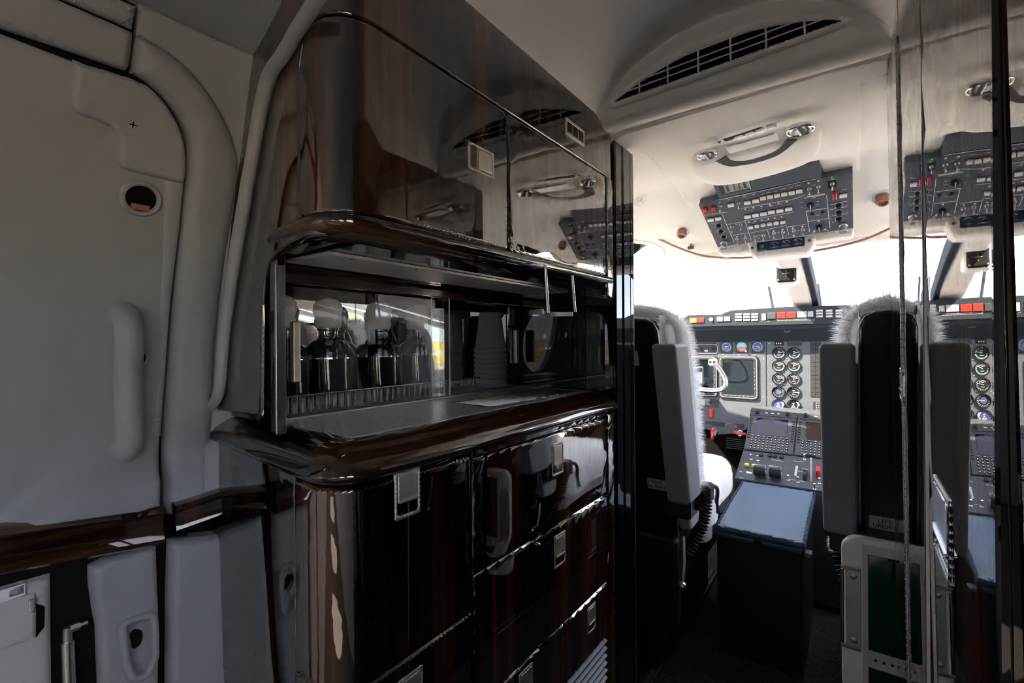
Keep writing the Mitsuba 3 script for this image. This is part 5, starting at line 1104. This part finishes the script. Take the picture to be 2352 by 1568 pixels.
obj('lid', pillow(sbox(.003, .002, Wl - .003, Ll - .005), lambda u, v, h: lm(u, v, h - .002), T=.006, r=.006, step=.03, skirt=.008), 'lid_vinyl', bx, smooth=60)
for a_, b_ in ((.02, .46), (.54, .98)): obj('front_flange', cbox(x0 + a_ * Wl, x0 + b_ * Wl, 1.538, 1.548, zf - .034, zf - .022, .002), 'blue_vinyl', bx)
obj('side_tab', cbox(x1 - .002, x1 + .018, 1.56, 1.59, zf - .05, zf - .035, .002), 'steel_dark', bx)

# ------------------------------------------------------------------ cockpit seats
def fur(mesh, n, ln=.014, w=.0010, seed=1):
    rng = np.random.default_rng(seed); mesh.fix_normals(); p, fi = trimesh.sample.sample_surface(mesh, n, seed=seed); nn = mesh.face_normals[fi]
    t = rng.normal(size=(n, 3)); t -= nn * (t * nn).sum(1, keepdims=True); t /= np.linalg.norm(t, axis=1, keepdims=True)
    L = ln * rng.uniform(.5, 1.15, (n, 1)); tip = p + nn * L + t * L * .35 + np.array([0, 0, -.15]) * L; b = np.cross(nn, t)
    V = np.stack([p + b * w - nn * .001, p - b * w - nn * .001, tip], 1).reshape(-1, 3); F = np.arange(3 * n).reshape(n, 3)
    return trimesh.Trimesh(V, F, process=False)
def seat(mir, L):
    s = thing('pilot_seat', L, 'seat', None)
    def MX(mesh):
        mesh = mesh.copy()
        if mir: mesh.apply_transform(np.diag([-1, 1, 1, 1.]) @ np.eye(4)); mesh.apply_translation([2 * XC, 0, 0]); mesh.invert()
        return mesh
    LN = .28; low = lambda v: v - .020 * np.clip((v - .90) / .13, 0, 1)
    lean = lambda y0: (lambda u, v, h: np.stack([u, y0 - LN * (v - .54) - h, low(v)], -1))
    def tip(mesh, z0): mesh = mesh.copy(); mesh.vertices[:, 1] -= LN * (mesh.vertices[:, 2] - z0); return mesh
    back = Polygon(crv([(.004, .36), (.004, .98), (.010, 1.012), (.030, 1.026), (.10, 1.034), (.18, 1.037), (.26, 1.034), (.33, 1.026), (.352, 1.010), (.358, .98), (.358, .36)], 6)).buffer(0)
    sh = obj('back_shell', MX(pillow(back, lean(1.340), T=.022, r=.010, step=.03, skirt=.05)), 'black_shell', s, smooth=40, label='black seat back shell')
    edge = LineString([(.006, .40), (.006, .985), (.014, 1.012), (.030, 1.022)]).buffer(.0016)
    obj('shell_bead', MX(pillow(edge, lean(1.317), T=.002, r=.001, step=.02, skirt=.001)), 'steel', sh)
    pocket = sbox(.09, .46, .30, .88).buffer(.01)
    obj('map_pocket', MX(pillow(pocket, lean(1.317), T=.006, r=.005, step=.04, skirt=.002)), 'black_plastic', sh)
    lb = obj('label_plate', MX(pillow(sbox(.068, .885, .115, .925).buffer(.002), lean(1.3165), T=.001, r=.001, step=.02, skirt=.001)), 'label_cream', sh)
    lz = .547; sx0, sx1 = .024, .108
    pl_ = obj('notice', MX(pillow(sbox(sx0, lz - .014, sx1, lz + .013).buffer(.002), lean(1.3165), T=.001, r=.001, step=.02, skirt=.001)), 'label_cream', sh, label='cream plate lettered LIFE VEST UNDER SEAT')
    for t_, dz in (('LIFE VEST', .0015), ('UNDER SEAT', -.0115)):
        cx = (sx0 + sx1) / 2 + .002; cx = 2 * XC - cx if mir else cx
        o = np.array([cx, 1.3165 - LN * (lz + dz - .54) - .0012, lz + dz]); txt(t_, .0092, o, [1, 0, 0], [0, -LN, 1], s, 'dial_black', name='notice_lettering')
    # leather cushion sides
    cush = Polygon(crv([(-.012, .44), (-.016, .75), (-.012, .97), (.004, 1.018), (.04, 1.034), (.18, 1.042), (.32, 1.034), (.358, 1.018), (.374, .97), (.378, .75), (.374, .44)], 6)).buffer(0)
    obj('back_cushion', MX(pillow(cush, lambda u, v, h: lean(1.352)(u, v, h - .075), T=.075, r=.028, step=.03, skirt=.02)), 'seat_leather', s, smooth=60)
    wool = Polygon(crv([(-.030, .50), (-.036, .75), (-.034, .96), (-.012, 1.030), (.05, 1.062), (.18, 1.074), (.31, 1.062), (.374, 1.030), (.396, .96), (.398, .75), (.392, .50)], 6)).buffer(0)
    wf = lambda u, v, h: np.stack([u, 1.440 - LN * (v - .54) + h * 1., low(v)], -1)
    wm = cat_(pillow(wool, wf, T=.055, r=.045, step=.018, skirt=.0), pillow(wool, lambda u, v, h: wf(u, v, -h), T=.035, r=.03, step=.018, skirt=.0))
    wb = obj('sheepskin_back', MX(wm), 'sheepskin', s, smooth=60, label='white sheepskin back cover')
    obj('fleece', fur(MX(wm), 42000, .021, .0010, 3 + mir), 'wool', wb, smooth=False, kind='stuff')
    seatp = Polygon(cyc([(-.022, 1.46), (-.026, 1.70), (-.026, 1.90), (.015, 1.99), (.18, 2.01), (.35, 1.99), (.392, 1.90), (.392, 1.70), (.388, 1.46)], 6)).buffer(0)
    obj('seat_cushion', MX(pillow(seatp.buffer(-.012), lambda u, v, h: np.stack([u, v, .365 + h], -1), T=.11, r=.05, step=.03, skirt=.02)), 'seat_leather', s, smooth=60)
    sm = pillow(seatp, lambda u, v, h: np.stack([u, v, .445 + h - .14 * np.clip((v - 1.8) / .15, 0, 1) ** 2 * 0], -1), T=.060, r=.05, step=.02, skirt=.05)
    wc = obj('sheepskin_seat', MX(sm), 'sheepskin', s, smooth=60, label='white sheepskin seat cover')
    obj('fleece', fur(MX(sm), 16000, .014, .0009, 9 + mir), 'wool', wc, smooth=False, kind='stuff')
    # folded armrests
    for k, (x0, x1) in enumerate(((-.060, .0), (.362, .420))):
        a_ = obj('armrest', MX(tip(rbox(x0, x1, 1.12, 1.232, .530, .942, .012), .925)), 'grey_leather', s, smooth=50, label='grey leather armrest folded upright')
        obj('hinge_bracket', MX(cbox(x0 + .01, x1 + .012, 1.27, 1.40, .48, .532, .004)), 'black_plastic', a_)
        obj('recline_knob', MX(moved(lathe([(.026, 0), (.026, .012), (.020, .018), (0, .019)], 20), frame([x0 if k == 0 else x1, 1.34, .515], [0, 0, 1], [0, 1, 0] if k == 1 else [0, -1, 0]))), 'black_plastic', a_)
    # side leather wing behind the armrest
    for x0, x1 in ((-.030, .006), (.356, .39)):
        obj('side_wing', MX(tip(rbox(x0, x1, 1.30, 1.40, .42, .90, .012), .60)), 'seat_leather', s, smooth=50)
    obj('base', MX(cat_(cbox(.02, .345, 1.36, 1.88, .20, .345, .01), cbox(.05, .10, 1.34, 1.86, .03, .21, .005), cbox(.265, .315, 1.34, 1.86, .03, .21, .005), cbox(.0, .36, 1.315, 1.36, .14, .40, .008))), 'black_shell', s)
    for x in (.075, .29): obj('floor_rail', MX(cat_(cbox(x - .018, x + .018, 1.20, 2.05, .001, .012, .002), cbox(x - .006, x + .006, 1.20, 2.05, .012, .018, .001))), 'steel_dark', s)
    obj('adjust_lever', MX(tube([(-.005, 1.36, .40), (-.012, 1.34, .33), (-.010, 1.33, .28)], .005, 8)), 'steel', s)
    obj('lever_ball', MX(moved(trimesh.creation.icosphere(2, .012), trimesh.transformations.translation_matrix([-.010, 1.33, .275]))), 'chrome', s)
    # corrugated harness boot
    n = 160; t_ = np.linspace(0, 1, n); bp = np.array([-.036, 1.47, .475]) * (1 - t_)[:, None] + np.array([.000, 1.40, .335]) * t_[:, None] + np.array([-.012, 0, 0]) * (4 * t_ * (1 - t_))[:, None]
    hb = obj('harness_boot', MX(tube(bp, .0185 + .0035 * np.sin(t_ * 2 * np.pi * 17), 16)), 'black_plastic', s, smooth=50)
    obj('boot_cap', MX(rbox(-.056, -.012, 1.455, 1.51, .470, .525, .012)), 'black_plastic', hb, smooth=50)
    obj('strap', MX(tube(spline([(-.045, 1.49, .515), (-.058, 1.53, .49), (-.054, 1.54, .44), (-.060, 1.545, .42)], 20), .006, 8)), 'black_plastic', hb, smooth=60)
seat(True, 'left cockpit seat with black back and white sheepskin, beside the bulkhead column'); seat(False, 'right cockpit seat with black back and white sheepskin, behind the wardrobe edge')
# chart board behind the right seat
cb = thing('chart_board', 'white plastic board with a green sheet in a clear sleeve behind the right seat', 'board')
YB = 1.165
bd = lambda u, v, h: np.stack([u, YB - h, v], -1)
obj('board', pillow(sbox(-.026, .235, .32, .560).buffer(-.03).buffer(.03), bd, T=.010, r=.006, step=.03, skirt=.006), 'white_plastic', cb, smooth=50)
obj('sleeve', pillow(sbox(.008, .255, .285, .549), lambda u, v, h: bd(u, v, h + .0105), T=.0008, r=.001, step=.03, skirt=.0006), 'clear_sleeve', cb)
obj('green_sheet', pillow(sbox(.017, .345, .276, .531), lambda u, v, h: bd(u, v, h + .0115), T=.0008, r=.001, step=.03, skirt=.0006, fn=lambda u, v: .0008 * np.sin(u * 60 + v * 90) + .0012 * np.exp(-((v - .43 + .12 * u) / .008) ** 2)), 'green_sheet', cb, smooth=60, label='dark green sheet')
obj('green_sheet', pillow(sbox(.017, .262, .276, .312), lambda u, v, h: bd(u, v, h + .0115), T=.0008, r=.001, step=.03, skirt=.0006), 'green_sheet', cb)
obj('punch_marks', cat_(*[cbox(.026 + k * .0125, .0305 + k * .0125, YB - .0125, YB - .0115, .326, .3305, .0003) for k in range(14)]), 'dial_black', cb)
obj('clip_plate', cbox(-.018, .006, YB - .0125, YB - .009, .335, .500, .001), 'steel', cb)
obj('spring_rod', rod([-.0245, YB - .013, .345], [-.0245, YB - .013, .492], .003, 10), 'chrome', cb, smooth=60)
for z in (.356, .482): obj('rivet', moved(lathe([(0, .003), (.004, .0026), (.006, .001), (.0062, -.001)], 16), frame([-.006, YB - .0125, z], [1, 0, 0], [0, 0, 1])), 'steel', cb)
for z in (.340, .496): obj('clip_end', cbox(-.027, .004, YB - .0145, YB - .010, z - .003, z + .003, .001), 'brass', cb)
# ------------------------------------------------------------------ outside: apron, grass, trees
def outside_sheet(x0, x1, y0, y1, z): return ((np.array([[x0, y0, z], [x1, y0, z], [x1, y1, z], [x0, y1, z]])), np.array([[0, 1, 2], [0, 2, 3]]))
obj('ground', outside_sheet(-900, 900, -900, 900, -1.15), 'ground_mat', label='sunlit tan concrete apron outside', kind='structure', smooth=False)
obj('grass_strip', outside_sheet(30, 46, -300, 600, -1.13), 'grass_mat', label='dry grass strip beside the apron', kind='structure', smooth=False)
obj('grass_field', outside_sheet(85, 900, -300, 900, -1.13), 'grass_mat', label='dry grass field beyond the apron', kind='structure', smooth=False)
rng = np.random.default_rng(5)
def tree(x, y, h, L, seed):
    t = thing('tree', L, 'tree', 'trees beyond the grass field'); r_ = np.random.default_rng(seed); bl = []
    for k in range(9):
        c = np.array([r_.normal() * h * .22, r_.normal() * h * .22, h * (.45 + .4 * r_.random())]); s = trimesh.creation.icosphere(3, h * (.20 + .10 * r_.random()))
        s.vertices *= 1 + .35 * (meshkit.noise(s.vertices / h * 11 + k * 7)[:, None] - .5); bl.append(moved(s, trimesh.transformations.translation_matrix(c)))
    obj('crown', moved(cat_(*bl), trimesh.transformations.translation_matrix([x, y, -1.15])), 'leaf_mat', t, smooth=False)
    obj('trunk', rod([x, y, -1.15], [x, y, -1.15 + h * .5], h * .04, 8), 'bark', t)
names = ['tall', 'broad', 'small', 'round', 'dense', 'low', 'bushy']
for k in range(7):
    tree(112 + 16 * rng.random(), 50 + k * 30 + 6 * rng.random(), 9 + 5 * rng.random(), 'green tree in the line far beyond the dry grass field', 20 + k)
